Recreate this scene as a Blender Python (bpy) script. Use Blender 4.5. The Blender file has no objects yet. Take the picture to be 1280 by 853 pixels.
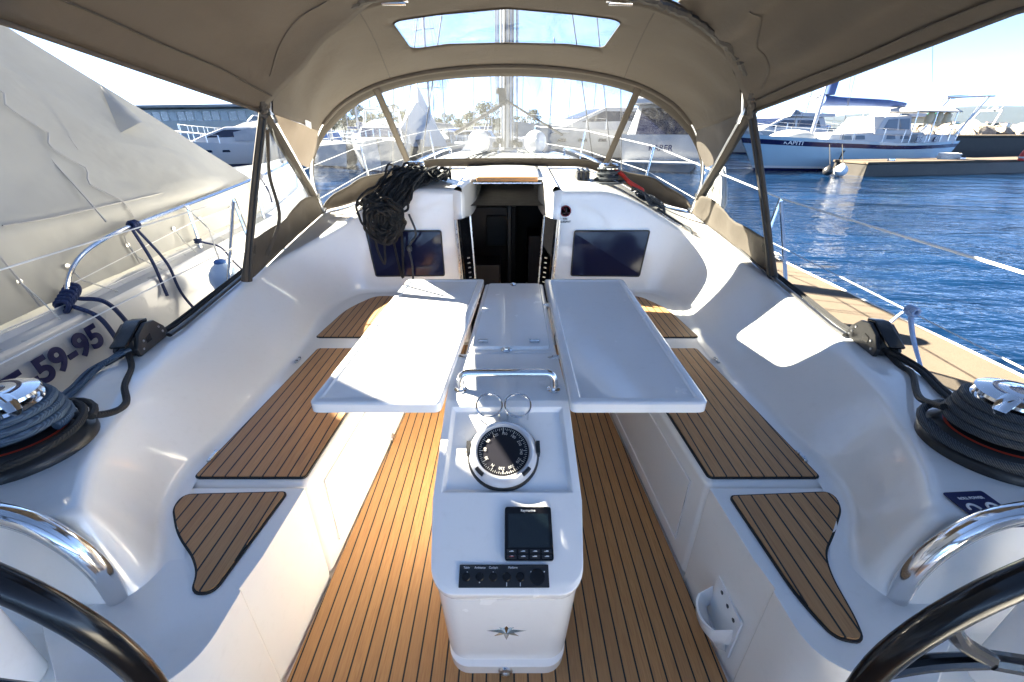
import bpy, bmesh, math, random
from math import sin, cos, pi, radians, sqrt, atan2
from mathutils import Vector, Matrix, Quaternion
from mathutils.geometry import delaunay_2d_cdt
random.seed(7)
scene = bpy.context.scene
COL = scene.collection

# ------------------------------------------------------------------ camera model
PITCH = radians(26.65); CP, SP = cos(PITCH), sin(PITCH); FPX = 530.0; CX, CY = 634.0, 426.5; EYE = 1.35
def ray(px, py):
    u = (px-CX)/FPX; v = (py-CY)/FPX
    return Vector((u, CP-v*SP, -SP-v*CP))
def at_z(px, py, z):
    d = ray(px, py); t = (z-EYE)/d.z
    return Vector((0, 0, EYE)) + d*t
def at_y(px, py, y):
    d = ray(px, py); return Vector((0, 0, EYE)) + d*(y/d.y)
def at_x(px, py, x):
    d = ray(px, py); return Vector((0, 0, EYE)) + d*(x/d.x)
WATER = -0.75

def sstep(a, b, x):
    t = min(1, max(0, (x-a)/(b-a))); return t*t*(3-2*t)
def lerp(a, b, t): return a+(b-a)*t
def interp(tab, x):
    if x <= tab[0][0]: return tab[0][1]
    for (x0, y0), (x1, y1) in zip(tab, tab[1:]):
        if x <= x1: return lerp(y0, y1, (x-x0)/(x1-x0))
    return tab[-1][1]
def crom(pts, n, closed=False):
    """n points along a Catmull-Rom curve through pts (uniform in index)."""
    P = [Vector(p) for p in pts]; m = len(P); out = []
    for i in range(n):
        s = i/(n if closed else n-1)*(m if closed else m-1)
        k = min(int(s), (m if closed else m-1)-1); t = s-k
        def g(j):
            if closed: return P[j % m]
            if j < 0: return P[0]*2-P[1]
            if j >= m: return P[-1]*2-P[-2]
            return P[j]
        a, b, c, d = g(k-1), g(k), g(k+1), g(k+2)
        out.append(0.5*((2*b)+(c-a)*t+(2*a-5*b+4*c-d)*t*t+(3*b-a-3*c+d)*t**3))
    return out
def resample(pts, n):
    P = [Vector(p) for p in pts]; L = [0]
    for a, b in zip(P, P[1:]): L.append(L[-1]+(b-a).length)
    out = []; k = 0
    for i in range(n):
        s = L[-1]*i/(n-1)
        while k < len(P)-2 and L[k+1] < s: k += 1
        seg = L[k+1]-L[k]
        out.append(P[k].lerp(P[k+1], (s-L[k])/seg if seg > 1e-9 else 0))
    return out
def round_poly(pts, r, seg=5):
    """2D closed polygon with rounded corners; r number or list."""
    n = len(pts); out = []
    for i in range(n):
        p = Vector(pts[i][:2]); a = Vector(pts[i-1][:2]); b = Vector(pts[(i+1) % n][:2])
        rr = r[i] if isinstance(r, (list, tuple)) else r
        da = (a-p); db = (b-p)
        q = min(rr, da.length*.49, db.length*.49)
        if q < 1e-5: out.append(p); continue
        A = p+da.normalized()*q; B = p+db.normalized()*q
        for k in range(seg+1):
            t = k/seg; out.append(A*(1-t)**2+p*2*t*(1-t)+B*t*t)
    return out
def round_path(pts, radii, seg=5):
    """open 3D polyline with quadratic corner rounding."""
    P = [Vector(p) for p in pts]; out = [P[0]]
    for i in range(1, len(P)-1):
        p = P[i]; da = P[i-1]-p; db = P[i+1]-p
        q = min(radii[i-1], da.length*.49, db.length*.49)
        A = p+da.normalized()*q; B = p+db.normalized()*q
        for k in range(seg+1):
            t = k/seg; out.append(A*(1-t)**2+p*2*t*(1-t)+B*t*t)
    out.append(P[-1]); return out

# ------------------------------------------------------------------ mesh builder
OFF = {}
class MB:
    def __init__(s): s.v = []; s.f = []; s.m = []
    def add(s, vs, fs, m=0, M=None):
        o = len(s.v)
        s.v += [tuple(M @ Vector(p)) if M is not None else tuple(p) for p in vs]
        s.f += [tuple(i+o for i in f) for f in fs]; s.m += [m]*len(fs)
        return s
    def box(s, c, d, m=0, M=None, R=None):
        x, y, z = [k/2 for k in d]; c = Vector(c)
        vs = [Vector((a*x, b*y, e*z)) for e in (-1, 1) for b in (-1, 1) for a in (-1, 1)]
        if R is not None: vs = [R @ p for p in vs]
        return s.add([p+c for p in vs], [(0, 2, 3, 1), (4, 5, 7, 6), (0, 1, 5, 4), (2, 6, 7, 3), (0, 4, 6, 2), (1, 3, 7, 5)], m, M)
    def tube(s, pts, r, n=8, closed=False, m=0, M=None, flat=None):
        P = [Vector(p) for p in pts]; k = len(P)
        if k < 2: return s
        R = list(r) if isinstance(r, (list, tuple)) else [r]*k
        if len(R) != k: R = [interp([(q/(len(R)-1), w_) for q, w_ in enumerate(R)], i/(k-1)) for i in range(k)]
        T = []
        for i in range(k):
            if closed: t = P[(i+1) % k]-P[i-1]
            else: t = P[min(i+1, k-1)]-P[max(i-1, 0)]
            T.append(t.normalized() if t.length > 1e-9 else Vector((0, 0, 1)))
        up = Vector((0, 0, 1)) if abs(T[0].z) < .9 else Vector((1, 0, 0))
        N = (up-T[0]*up.dot(T[0])).normalized(); vs = []
        for i in range(k):
            if i: N = (N-T[i]*N.dot(T[i]))
            N = N.normalized() if N.length > 1e-6 else T[i].orthogonal().normalized()
            Bn = T[i].cross(N)
            for j in range(n):
                a = 2*pi*j/n
                vs.append(P[i]+N*(cos(a)*R[i]*(flat or 1))+Bn*(sin(a)*R[i]))
        fs = []
        for i in range(k if closed else k-1):
            i2 = (i+1) % k
            for j in range(n):
                j2 = (j+1) % n
                fs.append((i*n+j, i*n+j2, i2*n+j2, i2*n+j))
        if not closed:
            fs.append(tuple(range(n-1, -1, -1))); fs.append(tuple((k-1)*n+j for j in range(n)))
        return s.add(vs, fs, m, M)
    def lathe(s, prof, n=32, m=0, M=None, mats=None):
        vs = []; fs = []; ms = []
        for r, z in prof:
            for j in range(n):
                a = 2*pi*j/n; vs.append((r*cos(a), r*sin(a), z))
        k = len(prof)
        for i in range(k-1):
            for j in range(n):
                j2 = (j+1) % n; fs.append((i*n+j, i*n+j2, (i+1)*n+j2, (i+1)*n+j)); ms.append(mats[i] if mats else m)
        if prof[0][0] > 1e-6: fs.append(tuple(range(n-1, -1, -1))); ms.append(mats[0] if mats else m)
        if prof[-1][0] > 1e-6: fs.append(tuple((k-1)*n+j for j in range(n))); ms.append(mats[-1] if mats else m)
        o = len(s.f); s.add(vs, fs, m, M); s.m[o:] = ms
        return s
    def prism(s, out, z0, z1, m=0, M=None):
        n = len(out); vs = [(p[0], p[1], z0) for p in out]+[(p[0], p[1], z1) for p in out]
        A = sum(out[i-1][0]*out[i][1]-out[i][0]*out[i-1][1] for i in range(n))
        fs = [tuple(range(n-1, -1, -1)), tuple(range(n, 2*n))]+[((i), (i+1) % n, n+(i+1) % n, n+i) for i in range(n)]
        if A < 0: fs = [tuple(reversed(f)) for f in fs]
        return s.add(vs, fs, m, M)
    def sheet(s, rows, m=0, closed=False, M=None, flip=False):
        """rows: list of equal-length point lists."""
        k = len(rows); n = len(rows[0]); vs = [p for r in rows for p in r]; fs = []
        for i in range(k-1):
            for j in range(n if closed else n-1):
                j2 = (j+1) % n
                f = (i*n+j, i*n+j2, (i+1)*n+j2, (i+1)*n+j)
                fs.append(f[::-1] if flip else f)
        return s.add(vs, fs, m, M)
    def build(s, name, mats, parent=None, smooth=35, bevel=None, seg=2, solid=None, sub=0, merge=False, offs=0):
        me = bpy.data.meshes.new(name)
        o = OFF.get(parent.name, Vector()) if parent is not None else Vector()
        me.from_pydata([tuple(Vector(p)-o) for p in s.v], [], s.f)
        mats = mats if isinstance(mats, (list, tuple)) else [mats]
        for x in mats: me.materials.append(x)
        me.polygons.foreach_set('material_index', s.m)
        if merge or smooth:
            bm = bmesh.new(); bm.from_mesh(me)
            if merge: bmesh.ops.remove_doubles(bm, verts=bm.verts, dist=1e-5)
            bmesh.ops.recalc_face_normals(bm, faces=bm.faces) if merge else None
            bm.to_mesh(me); bm.free()
        me.update()
        ob = bpy.data.objects.new(name, me); COL.objects.link(ob)
        if parent is not None: ob.parent = parent; OFF[ob.name] = o
        if smooth:
            me.polygons.foreach_set('use_smooth', [True]*len(me.polygons))
            me.set_sharp_from_angle(angle=radians(smooth))
        if solid:
            md = ob.modifiers.new('solid', 'SOLIDIFY'); md.thickness = solid; md.offset = offs
        if bevel:
            md = ob.modifiers.new('bevel', 'BEVEL'); md.width = bevel; md.segments = seg; md.limit_method = 'ANGLE'; md.angle_limit = radians(40); md.harden_normals = True
        if sub:
            md = ob.modifiers.new('sub', 'SUBSURF'); md.levels = sub; md.render_levels = sub
        return ob

def tag(o, label, cat, group=None, kind=None):
    o['label'] = label; o['category'] = cat
    if group: o['group'] = group
    if kind: o['kind'] = kind
    return o
def thing(name, label, cat, base=(0, 0, 0), group=None, local=False):
    o = bpy.data.objects.new(name, None); COL.objects.link(o); o.empty_display_size = .1
    tag(o, label, cat, group)
    if local: OFF[o.name] = Vector()
    else: o.location = base; OFF[o.name] = Vector(base)
    return o
def copy_tree(o, parent=None):
    c = o.copy(); COL.objects.link(c)
    if parent is not None: c.parent = parent
    for ch in list(o.children): copy_tree(ch, c)
    return c
def text_mesh(body, size, M, mat, parent, name='lettering', extrude=.0006, align='CENTER', sx=1.0, shear=0, bold=0):
    cu = bpy.data.curves.new('txt', 'FONT'); cu.body = body; cu.size = size; cu.align_x = align; cu.align_y = 'CENTER'; cu.extrude = extrude; cu.shear = shear; cu.offset = bold
    t = bpy.data.objects.new('txt', cu); COL.objects.link(t)
    dg = bpy.context.evaluated_depsgraph_get(); dg.update()
    me = bpy.data.meshes.new_from_object(t.evaluated_get(dg))
    bpy.data.objects.remove(t); bpy.data.curves.remove(cu)
    o = OFF.get(parent.name, Vector()) if parent is not None else Vector()
    me.transform(M @ Matrix.Diagonal((sx, 1, 1, 1))); me.transform(Matrix.Translation(-o))
    me.materials.clear(); me.materials.append(mat); me.name = name
    ob = bpy.data.objects.new(name, me); COL.objects.link(ob)
    if parent is not None: ob.parent = parent; OFF[ob.name] = o
    return ob
def frame(o, x, y, z=None):
    """Matrix with origin o, x axis and y axis given (z = x cross y)."""
    x = Vector(x).normalized(); y = Vector(y); y = (y-x*y.dot(x)).normalized(); z = x.cross(y)
    M = Matrix((x, y, z)).transposed().to_4x4(); M.translation = Vector(o); return M

# ------------------------------------------------------------------ materials
class NT:
    def __init__(s, name):
        s.mat = bpy.data.materials.new(name); s.mat.use_nodes = True; s.t = s.mat.node_tree; s.t.nodes.clear()
        s.out = s.n('ShaderNodeOutputMaterial')
    def n(s, typ, **kw):
        nd = s.t.nodes.new(typ)
        for k, v in kw.items():
            if k in nd.inputs: s.set(nd, k, v)
            else: setattr(nd, k, v)
        return nd
    def set(s, nd, k, v):
        if isinstance(v, bpy.types.NodeSocket): s.t.links.new(v, nd.inputs[k])
        else: nd.inputs[k].default_value = v
    def l(s, a, b): s.t.links.new(a, b)
    def math(s, op, a, b=None, c=None):
        nd = s.t.nodes.new('ShaderNodeMath'); nd.operation = op
        for i, v in enumerate((a, b, c)):
            if v is None: continue
            if isinstance(v, bpy.types.NodeSocket): s.l(v, nd.inputs[i])
            else: nd.inputs[i].default_value = v
        return nd.outputs[0]
    def coords(s, scale=(1, 1, 1), rot=(0, 0, 0)):
        tc = s.n('ShaderNodeTexCoord'); mp = s.n('ShaderNodeMapping'); s.l(tc.outputs['Object'], mp.inputs[0])
        mp.inputs['Scale'].default_value = scale; mp.inputs['Rotation'].default_value = rot
        return mp.outputs[0]
    def noise(s, vec, scale, detail=3, rough=.5, dist=0):
        nd = s.n('ShaderNodeTexNoise'); s.l(vec, nd.inputs['Vector']); nd.inputs['Scale'].default_value = scale
        nd.inputs['Detail'].default_value = detail; nd.inputs['Roughness'].default_value = rough; nd.inputs['Distortion'].default_value = dist
        return nd.outputs['Fac']
    def ramp(s, fac, stops):
        nd = s.n('ShaderNodeValToRGB'); s.l(fac, nd.inputs[0]); e = nd.color_ramp.elements
        while len(e) < len(stops): e.new(.5)
        for k, (p, c) in enumerate(stops): e[k].position = p; e[k].color = (c[0], c[1], c[2], 1) if isinstance(c, (tuple, list)) else (c, c, c, 1)
        return nd.outputs[0]
    def mixc(s, fac, a, b, mode='MIX'):
        nd = s.n('ShaderNodeMix'); nd.data_type = 'RGBA'; nd.blend_type = mode
        for k, v in ((0, fac), (6, a), (7, b)):
            if isinstance(v, bpy.types.NodeSocket): s.l(v, nd.inputs[k])
            else: nd.inputs[k].default_value = v if k == 0 else ((*v, 1) if len(v) == 3 else v)
        return nd.outputs[2]
    def bump(s, h, strength=.3, dist=.01, normal=None):
        nd = s.n('ShaderNodeBump'); s.l(h, nd.inputs['Height']); nd.inputs['Strength'].default_value = strength; nd.inputs['Distance'].default_value = dist
        if normal is not None: s.l(normal, nd.inputs['Normal'])
        return nd.outputs[0]
    def pbr(s, color=None, rough=.5, metal=0, normal=None, **kw):
        p = s.n('ShaderNodeBsdfPrincipled')
        for k, v in (('Base Color', color), ('Roughness', rough), ('Metallic', metal)):
            if v is None: continue
            if isinstance(v, bpy.types.NodeSocket): s.l(v, p.inputs[k])
            else: p.inputs[k].default_value = (*v, 1) if isinstance(v, (tuple, list)) and len(v) == 3 else v
        if normal is not None: s.l(normal, p.inputs['Normal'])
        for k, v in kw.items():
            k = k.replace('_', ' ')
            if isinstance(v, bpy.types.NodeSocket): s.l(v, p.inputs[k])
            else: p.inputs[k].default_value = (*v, 1) if isinstance(v, (tuple, list)) and len(v) == 3 else v
        s.l(p.outputs[0], s.out.inputs[0]); s.p = p
        return s.mat
def simple(name, c, rough=.5, metal=0, var=.12, scale=6, bump=0, bscale=120, **kw):
    s = NT(name); v = s.coords()
    f = s.noise(v, scale, 4, .6)
    col = s.mixc(f, tuple(max(0, k*(1-var)) for k in c), tuple(min(1, k*(1+var)) for k in c))
    rf = s.math('MULTIPLY_ADD', s.noise(v, scale*3.1, 3), .16, rough-.08)
    nm = s.bump(s.noise(v, bscale, 3), bump, .002) if bump else None
    return s.pbr(col, rf, metal, nm, **kw)

M = {}
def m_gel(name, c, rough=.11, wob=.05):
    s = NT(name); v = s.coords()
    big = s.noise(v, 1.7, 3, .55); fine = s.noise(v, 34, 3, .6)
    col = s.mixc(s.ramp(big, [(.35, 0), (.75, 1)]), c, tuple(k*.955 for k in c))
    col = s.mixc(s.math('MULTIPLY', s.ramp(fine, [(.56, 0), (.78, 1)]), .10), col, (.55, .52, .46))
    rf = s.math('MULTIPLY_ADD', s.noise(v, 11, 3), .12, rough-.05)
    nm = s.bump(s.noise(v, 5, 2), wob, .01)
    return s.pbr(col, rf, 0, nm, Coat_Weight=.45, Coat_Roughness=.03)
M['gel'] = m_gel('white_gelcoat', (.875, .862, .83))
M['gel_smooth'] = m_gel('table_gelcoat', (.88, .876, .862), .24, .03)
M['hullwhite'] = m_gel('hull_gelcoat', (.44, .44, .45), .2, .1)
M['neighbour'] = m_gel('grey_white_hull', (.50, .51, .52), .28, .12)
def m_teak(name, w=.038, gap=.0048, hue=1.0):
    s = NT(name); tc = s.n('ShaderNodeTexCoord'); sp = s.n('ShaderNodeSeparateXYZ'); s.l(tc.outputs['Object'], sp.inputs[0])
    xx = s.math('MULTIPLY_ADD', sp.outputs[0], 1/w, 100.5)
    idx = s.math('FLOOR', xx); fr = s.math('FRACT', xx)
    edge = s.math('ABSOLUTE', s.math('SUBTRACT', fr, .5))
    caulk = s.math('GREATER_THAN', edge, .5-gap/w/2)
    wn = s.n('ShaderNodeTexWhiteNoise'); wn.noise_dimensions = '1D'; s.l(idx, wn.inputs['W'])
    mp = s.n('ShaderNodeMapping'); s.l(tc.outputs['Object'], mp.inputs[0]); mp.inputs['Scale'].default_value = (1, .05, 1)
    ad = s.n('ShaderNodeVectorMath'); ad.operation = 'ADD'; s.l(mp.outputs[0], ad.inputs[0])
    cb = s.n('ShaderNodeCombineXYZ'); s.l(s.math('MULTIPLY', wn.outputs[0], 7.3), cb.inputs[1]); s.l(cb.outputs[0], ad.inputs[1])
    g = s.noise(ad.outputs[0], 240, 5, .65, .4); g2 = s.noise(ad.outputs[0], 40, 3, .5)
    wear = s.noise(tc.outputs['Object'], 5, 4, .6)
    c = s.ramp(g, [(.28, (.31*hue, .140, .048)), (.5, (.47*hue, .232, .084)), (.75, (.60*hue, .325, .128))])
    c = s.mixc(s.math('MULTIPLY', wn.outputs[0], .62), c, (.34, .165, .065))
    c = s.mixc(s.math('MULTIPLY', g2, .35), c, (.40, .25, .14))
    c = s.mixc(s.math('MULTIPLY', s.ramp(wear, [(.5, 0), (.75, 1)]), .3), c, (.46, .285, .14))
    c = s.mixc(caulk, c, (.012, .011, .010))
    h = s.math('SUBTRACT', s.math('MULTIPLY', g, .25), s.math('MULTIPLY', caulk, 1.0))
    return s.pbr(c, .52, 0, s.bump(h, .35, .002))
M['teak'] = m_teak('teak_planks')
M['teak_bar'] = simple('varnished_teak', (.42, .20, .07), .3, 0, .3, 25)
M['caulk'] = simple('black_caulk', (.014, .013, .013), .6, 0, .2, 30)
def m_canvas(name, c, transl=.25, var=.14):
    s = NT(name); v = s.coords()
    big = s.noise(v, 2.3, 4, .6); fold = s.noise(v, 6.0, 3, .5, .8)
    wv = s.n('ShaderNodeTexWave'); s.l(v, wv.inputs[0]); wv.inputs['Scale'].default_value = 330; wv.bands_direction = 'X'
    wv2 = s.n('ShaderNodeTexWave'); s.l(v, wv2.inputs[0]); wv2.inputs['Scale'].default_value = 330; wv2.bands_direction = 'Y'
    weave = s.math('ADD', wv.outputs['Fac'], wv2.outputs['Fac'])
    col = s.mixc(big, tuple(k*(1-var) for k in c), tuple(k*(1+var) for k in c))
    h = s.math('ADD', s.math('MULTIPLY', weave, .012), s.math('MULTIPLY', fold, 1.0))
    nm = s.bump(h, .5, .012)
    d = s.n('ShaderNodeBsdfPrincipled'); s.l(col, d.inputs['Base Color']); d.inputs['Roughness'].default_value = .8; s.l(nm, d.inputs['Normal'])
    t = s.n('ShaderNodeBsdfTranslucent'); s.l(s.mixc(.5, col, (.30, .17, .07), 'MULTIPLY') if False else col, t.inputs[0]); s.l(nm, t.inputs['Normal'])
    mx = s.n('ShaderNodeMixShader'); mx.inputs[0].default_value = transl
    s.l(d.outputs[0], mx.inputs[1]); s.l(t.outputs[0], mx.inputs[2]); s.l(mx.outputs[0], s.out.inputs[0])
    return s.mat
M['canvas'] = m_canvas('tan_canvas', (.102, .083, .065), .27)
M['canvas_dark'] = m_canvas('dark_brown_canvas', (.06, .048, .036), .05)
M['canvas_light'] = m_canvas('pale_canvas', (.34, .26, .18), .3)
M['cover'] = None
def m_cover():
    s = NT('grey_tarpaulin'); v = s.coords()
    big = s.noise(v, .55, 4, .6, .5); mid = s.noise(s.coords((1, .7, .7)), 1.7, 4, .5, .1); st = s.noise(s.coords((1, .8, .45), (0, .3, .2)), 1.6, 4, .5, .25)
    col = s.ramp(s.math('ADD', s.math('MULTIPLY', big, .6), s.math('MULTIPLY', st, .4)), [(.3, (.24, .245, .24)), (.55, (.34, .345, .335)), (.75, (.41, .412, .40))])
    h = s.math('ADD', mid, s.math('MULTIPLY', st, .5))
    nm = s.bump(h, .6, .09)
    d = s.n('ShaderNodeBsdfPrincipled'); s.l(col, d.inputs['Base Color']); d.inputs['Roughness'].default_value = .5; s.l(nm, d.inputs['Normal'])
    t = s.n('ShaderNodeBsdfTranslucent'); t.inputs[0].default_value = (.45, .44, .40, 1); s.l(nm, t.inputs['Normal'])
    mx = s.n('ShaderNodeMixShader'); mx.inputs[0].default_value = .25
    s.l(d.outputs[0], mx.inputs[1]); s.l(t.outputs[0], mx.inputs[2]); s.l(mx.outputs[0], s.out.inputs[0])
    return s.mat
M['cover'] = m_cover()
def m_vinyl(name, veil=.006, streak=.035, tint=(.80, .83, .86, 1)):
    s = NT(name); v = s.coords()
    str1 = s.noise(s.coords((7, 7, .7), (0, .25, 0)), 3.2, 5, .65, 1.0); cr = s.noise(v, 5.5, 4, .6, 1.6)
    nm = s.bump(cr, .14, .02)
    tr = s.n('ShaderNodeBsdfTransparent'); tr.inputs[0].default_value = tint
    gl = s.n('ShaderNodeBsdfGlossy'); gl.inputs['Roughness'].default_value = .04; s.l(nm, gl.inputs['Normal'])
    tl = s.n('ShaderNodeBsdfTranslucent'); tl.inputs[0].default_value = (.85, .88, .9, 1)
    df = s.n('ShaderNodeBsdfDiffuse'); df.inputs[0].default_value = (.8, .82, .84, 1)
    hz = s.n('ShaderNodeMixShader'); hz.inputs[0].default_value = .5; s.l(tl.outputs[0], hz.inputs[1]); s.l(df.outputs[0], hz.inputs[2])
    fr = s.n('ShaderNodeFresnel'); fr.inputs[0].default_value = 1.45; s.l(nm, fr.inputs['Normal'])
    m1 = s.n('ShaderNodeMixShader'); s.l(s.math('MULTIPLY', fr.outputs[0], .07), m1.inputs[0]); s.l(tr.outputs[0], m1.inputs[1]); s.l(gl.outputs[0], m1.inputs[2])
    f = s.math('MULTIPLY_ADD', s.ramp(str1, [(.5, 0), (.72, 1)]), streak, veil)
    m2 = s.n('ShaderNodeMixShader'); s.l(f, m2.inputs[0]); s.l(m1.outputs[0], m2.inputs[1]); s.l(hz.outputs[0], m2.inputs[2])
    s.l(m2.outputs[0], s.out.inputs[0]); return s.mat
M['vinyl'] = m_vinyl('clear_vinyl', tint=(.62, .655, .68, 1))
M['vinyl_roof'] = m_vinyl('clear_roof_vinyl', .004, .012, (.74, .77, .80, 1))
M['chrome'] = simple('polished_steel', (.80, .80, .80), .12, 1, .05, 8)
M['steel'] = simple('brushed_steel', (.62, .63, .64), .28, 1, .08, 20)
M['alu'] = simple('anodised_aluminium', (.30, .31, .34), .42, .7, .1, 5)
M['black'] = simple('black_plastic', (.018, .018, .019), .38, 0, .25, 30, .15, 300)
M['black_gloss'] = simple('black_gloss', (.006, .006, .007), .16, 0, .2, 12, Specular_IOR_Level=.35)
M['bezel'] = simple('silver_bezel', (.66, .67, .70), .18, .35, .04, 10)
M['card'] = simple('compass_card_black', (.012, .012, .016), .35, 0, .2, 12, Specular_IOR_Level=.2)
M['zip'] = simple('dark_zip_tape', (.05, .042, .034), .75, 0, .4, 60, .4, 90)
M['black_matte'] = simple('black_rubber', (.02, .02, .02), .7, 0, .2, 30)
M['red'] = simple('red_paint', (.55, .03, .02), .4)
M['orange'] = simple('orange_red_trim', (.6, .06, .03), .4)
M['white'] = simple('white_plastic', (.8, .8, .79), .35, 0, .05)
M['greyp'] = simple('grey_print', (.42, .42, .40), .5, 0, .05)
M['whitep'] = simple('white_print', (.85, .85, .85), .5, 0, .03)
M['blackp'] = simple('black_print', (.02, .02, .022), .5, 0, .1)
M['navyp'] = simple('navy_print', (.003, .008, .075), .45, 0, .15)
M['navy'] = simple('navy_paint', (.010, .014, .07), .25, 0, .2, 3)
M['bluecanvas'] = simple('blue_canvas', (.055, .10, .24), .8, 0, .25, 4, .4, 40)
M['blue'] = simple('mid_blue_canvas', (.04, .14, .40), .75, 0, .2, 4)
M['greycanvas'] = simple('grey_canvas', (.28, .29, .31), .8, 0, .2, 3, .4, 20)
M['fender'] = simple('pale_blue_fender', (.42, .58, .80), .35, 0, .06, 5)
M['fenderw'] = simple('white_fender', (.78, .79, .80), .35, 0, .08, 5)
M['glass'] = simple('dark_glass', (.008, .010, .03), .06, 0, .1, 3, Coat_Weight=.5)
M['bluewin'] = simple('tinted_acrylic', (.008, .010, .035), .10, 0, .15, 3, Specular_IOR_Level=.3)
M['screen'] = simple('display_glass', (.006, .012, .014), .08, 0, .2, 5, Coat_Weight=.5)
M['tint'] = simple('grey_window', (.10, .13, .16), .1, 0, .2, 3)
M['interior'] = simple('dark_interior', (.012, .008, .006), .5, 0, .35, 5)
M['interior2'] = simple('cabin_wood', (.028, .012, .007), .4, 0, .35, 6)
M['cream'] = simple('cream_canvas', (.62, .52, .34), .7, 0, .1, 4)
M['darkgreen'] = simple('dark_hull', (.03, .055, .05), .3, 0, .2, 2)
M['lightblue'] = simple('pale_blue_hull', (.42, .60, .70), .18, 0, .06, 1.2, Coat_Weight=.5)
def m_rope(name, a, b, scale=260, rough=.75):
    s = NT(name); v = s.coords(); n1 = s.noise(v, scale, 2, .5); n2 = s.noise(v, 14, 3)
    wv = s.n('ShaderNodeTexWave'); s.l(s.coords((1, 1, 1), (.6, .5, .8)), wv.inputs[0]); wv.inputs['Scale'].default_value = 90; wv.inputs['Distortion'].default_value = 2
    f = s.math('ADD', s.math('MULTIPLY', wv.outputs['Fac'], .55), s.math('MULTIPLY', n1, .5))
    c = s.ramp(f, [(.35, a), (.8, b)]); c = s.mixc(s.math('MULTIPLY', n2, .3), c, tuple((x+y)*.4 for x, y in zip(a, b)))
    return s.pbr(c, rough, 0, s.bump(f, .6, .003))
M['rope_black'] = m_rope('black_rope', (.004, .004, .004), (.022, .021, .02))
M['rope_grey'] = m_rope('grey_fleck_rope', (.016, .019, .023), (.085, .10, .115))
M['rope_blue'] = m_rope('blue_rope', (.006, .012, .05), (.02, .045, .14))
M['rope_slate'] = m_rope('slate_blue_rope', (.025, .045, .075), (.07, .12, .18))
M['rope_white'] = m_rope('white_rope', (.50, .50, .47), (.82, .81, .77))
M['rope_bw'] = m_rope('blue_white_rope', (.08, .22, .50), (.80, .82, .84), 120)
M['line_dark'] = simple('rigging_wire', (.05, .05, .055), .45, .3)
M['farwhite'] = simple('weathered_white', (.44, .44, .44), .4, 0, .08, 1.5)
M['wire_white'] = simple('coated_wire', (.72, .72, .70), .4)
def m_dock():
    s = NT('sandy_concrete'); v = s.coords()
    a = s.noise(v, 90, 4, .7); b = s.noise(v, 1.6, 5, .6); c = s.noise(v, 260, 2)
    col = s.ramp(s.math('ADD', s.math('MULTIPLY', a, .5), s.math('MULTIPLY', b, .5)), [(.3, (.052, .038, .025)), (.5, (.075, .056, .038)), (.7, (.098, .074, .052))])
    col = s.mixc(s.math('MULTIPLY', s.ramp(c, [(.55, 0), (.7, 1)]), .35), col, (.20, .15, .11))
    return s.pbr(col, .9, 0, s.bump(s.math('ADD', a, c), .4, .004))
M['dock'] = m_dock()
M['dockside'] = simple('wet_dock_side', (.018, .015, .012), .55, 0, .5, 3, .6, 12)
def m_rock():
    s = NT('limestone_rock'); v = s.coords()
    a = s.noise(v, 2.5, 6, .65); b = s.noise(v, 11, 4)
    return s.pbr(s.ramp(a, [(.3, (.13, .11, .085)), (.55, (.26, .23, .19)), (.75, (.36, .32, .265))]), .9, 0, s.bump(s.math('ADD', a, b), .7, .2))
M['rock'] = m_rock()
def m_water():
    s = NT('harbour_water'); tc = s.n('ShaderNodeTexCoord')
    def nz(sc, rot, k, d=3):
        mp = s.n('ShaderNodeMapping'); s.l(tc.outputs['Object'], mp.inputs[0]); mp.inputs['Scale'].default_value = sc; mp.inputs['Rotation'].default_value = (0, 0, rot)
        return s.noise(mp.outputs[0], k, d, .55, .5)
    w1 = nz((.38, 1.0, 1), .35, 1.7, 3); w2 = nz((.45, 1, 1), -.25, 5.0, 3); w3 = nz((.35, 1, 1), .1, .35, 2); w4 = nz((.6, 1, 1), .6, 11, 2)
    h = s.math('ADD', s.math('ADD', s.math('MULTIPLY', w1, .9), s.math('MULTIPLY', w2, .34)), s.math('ADD', s.math('MULTIPLY', w3, 2.0), s.math('MULTIPLY', w4, .10)))
    col = s.ramp(w3, [(.3, (.0003, .008, .027)), (.7, (.0006, .016, .052))])
    pat = s.ramp(nz((.5, 1, 1), .5, .16, 3), [(.35, .25), (.6, 1.0)])
    h = s.math('MULTIPLY', h, pat)
    return s.pbr(col, .06, 0, s.bump(h, .62, .25), IOR=1.33, Specular_IOR_Level=.4)
M['water'] = m_water()
def m_foliage(name, c):
    s = NT(name); v = s.coords(); f = s.noise(v, 1.3, 4, .7)
    return s.pbr(s.ramp(f, [(.3, tuple(k*.5 for k in c)), (.7, tuple(k*1.4 for k in c))]), .8)
M['leaf'] = m_foliage('tree_leaves', (.055, .075, .035))
M['bark'] = simple('bark', (.12, .09, .065), .9)
def m_hill():
    s = NT('wooded_hillside'); v = s.coords(); f = s.noise(v, .012, 6, .65); g = s.noise(v, .06, 4, .6)
    c = s.ramp(s.math('ADD', s.math('MULTIPLY', f, .5), s.math('MULTIPLY', g, .5)), [(.35, (.008, .012, .009)), (.55, (.014, .019, .014)), (.72, (.03, .028, .022))])
    return s.pbr(c, .95)
M['hill'] = m_hill()
M['wallc'] = simple('pale_render', (.50, .47, .42), .9, 0, .1, 1)
M['roofg'] = simple('grey_roof', (.24, .22, .21), .8, 0, .15, 1)
M['rooft'] = simple('terracotta_roof', (.35, .15, .09), .85, 0, .2, 1)
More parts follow.
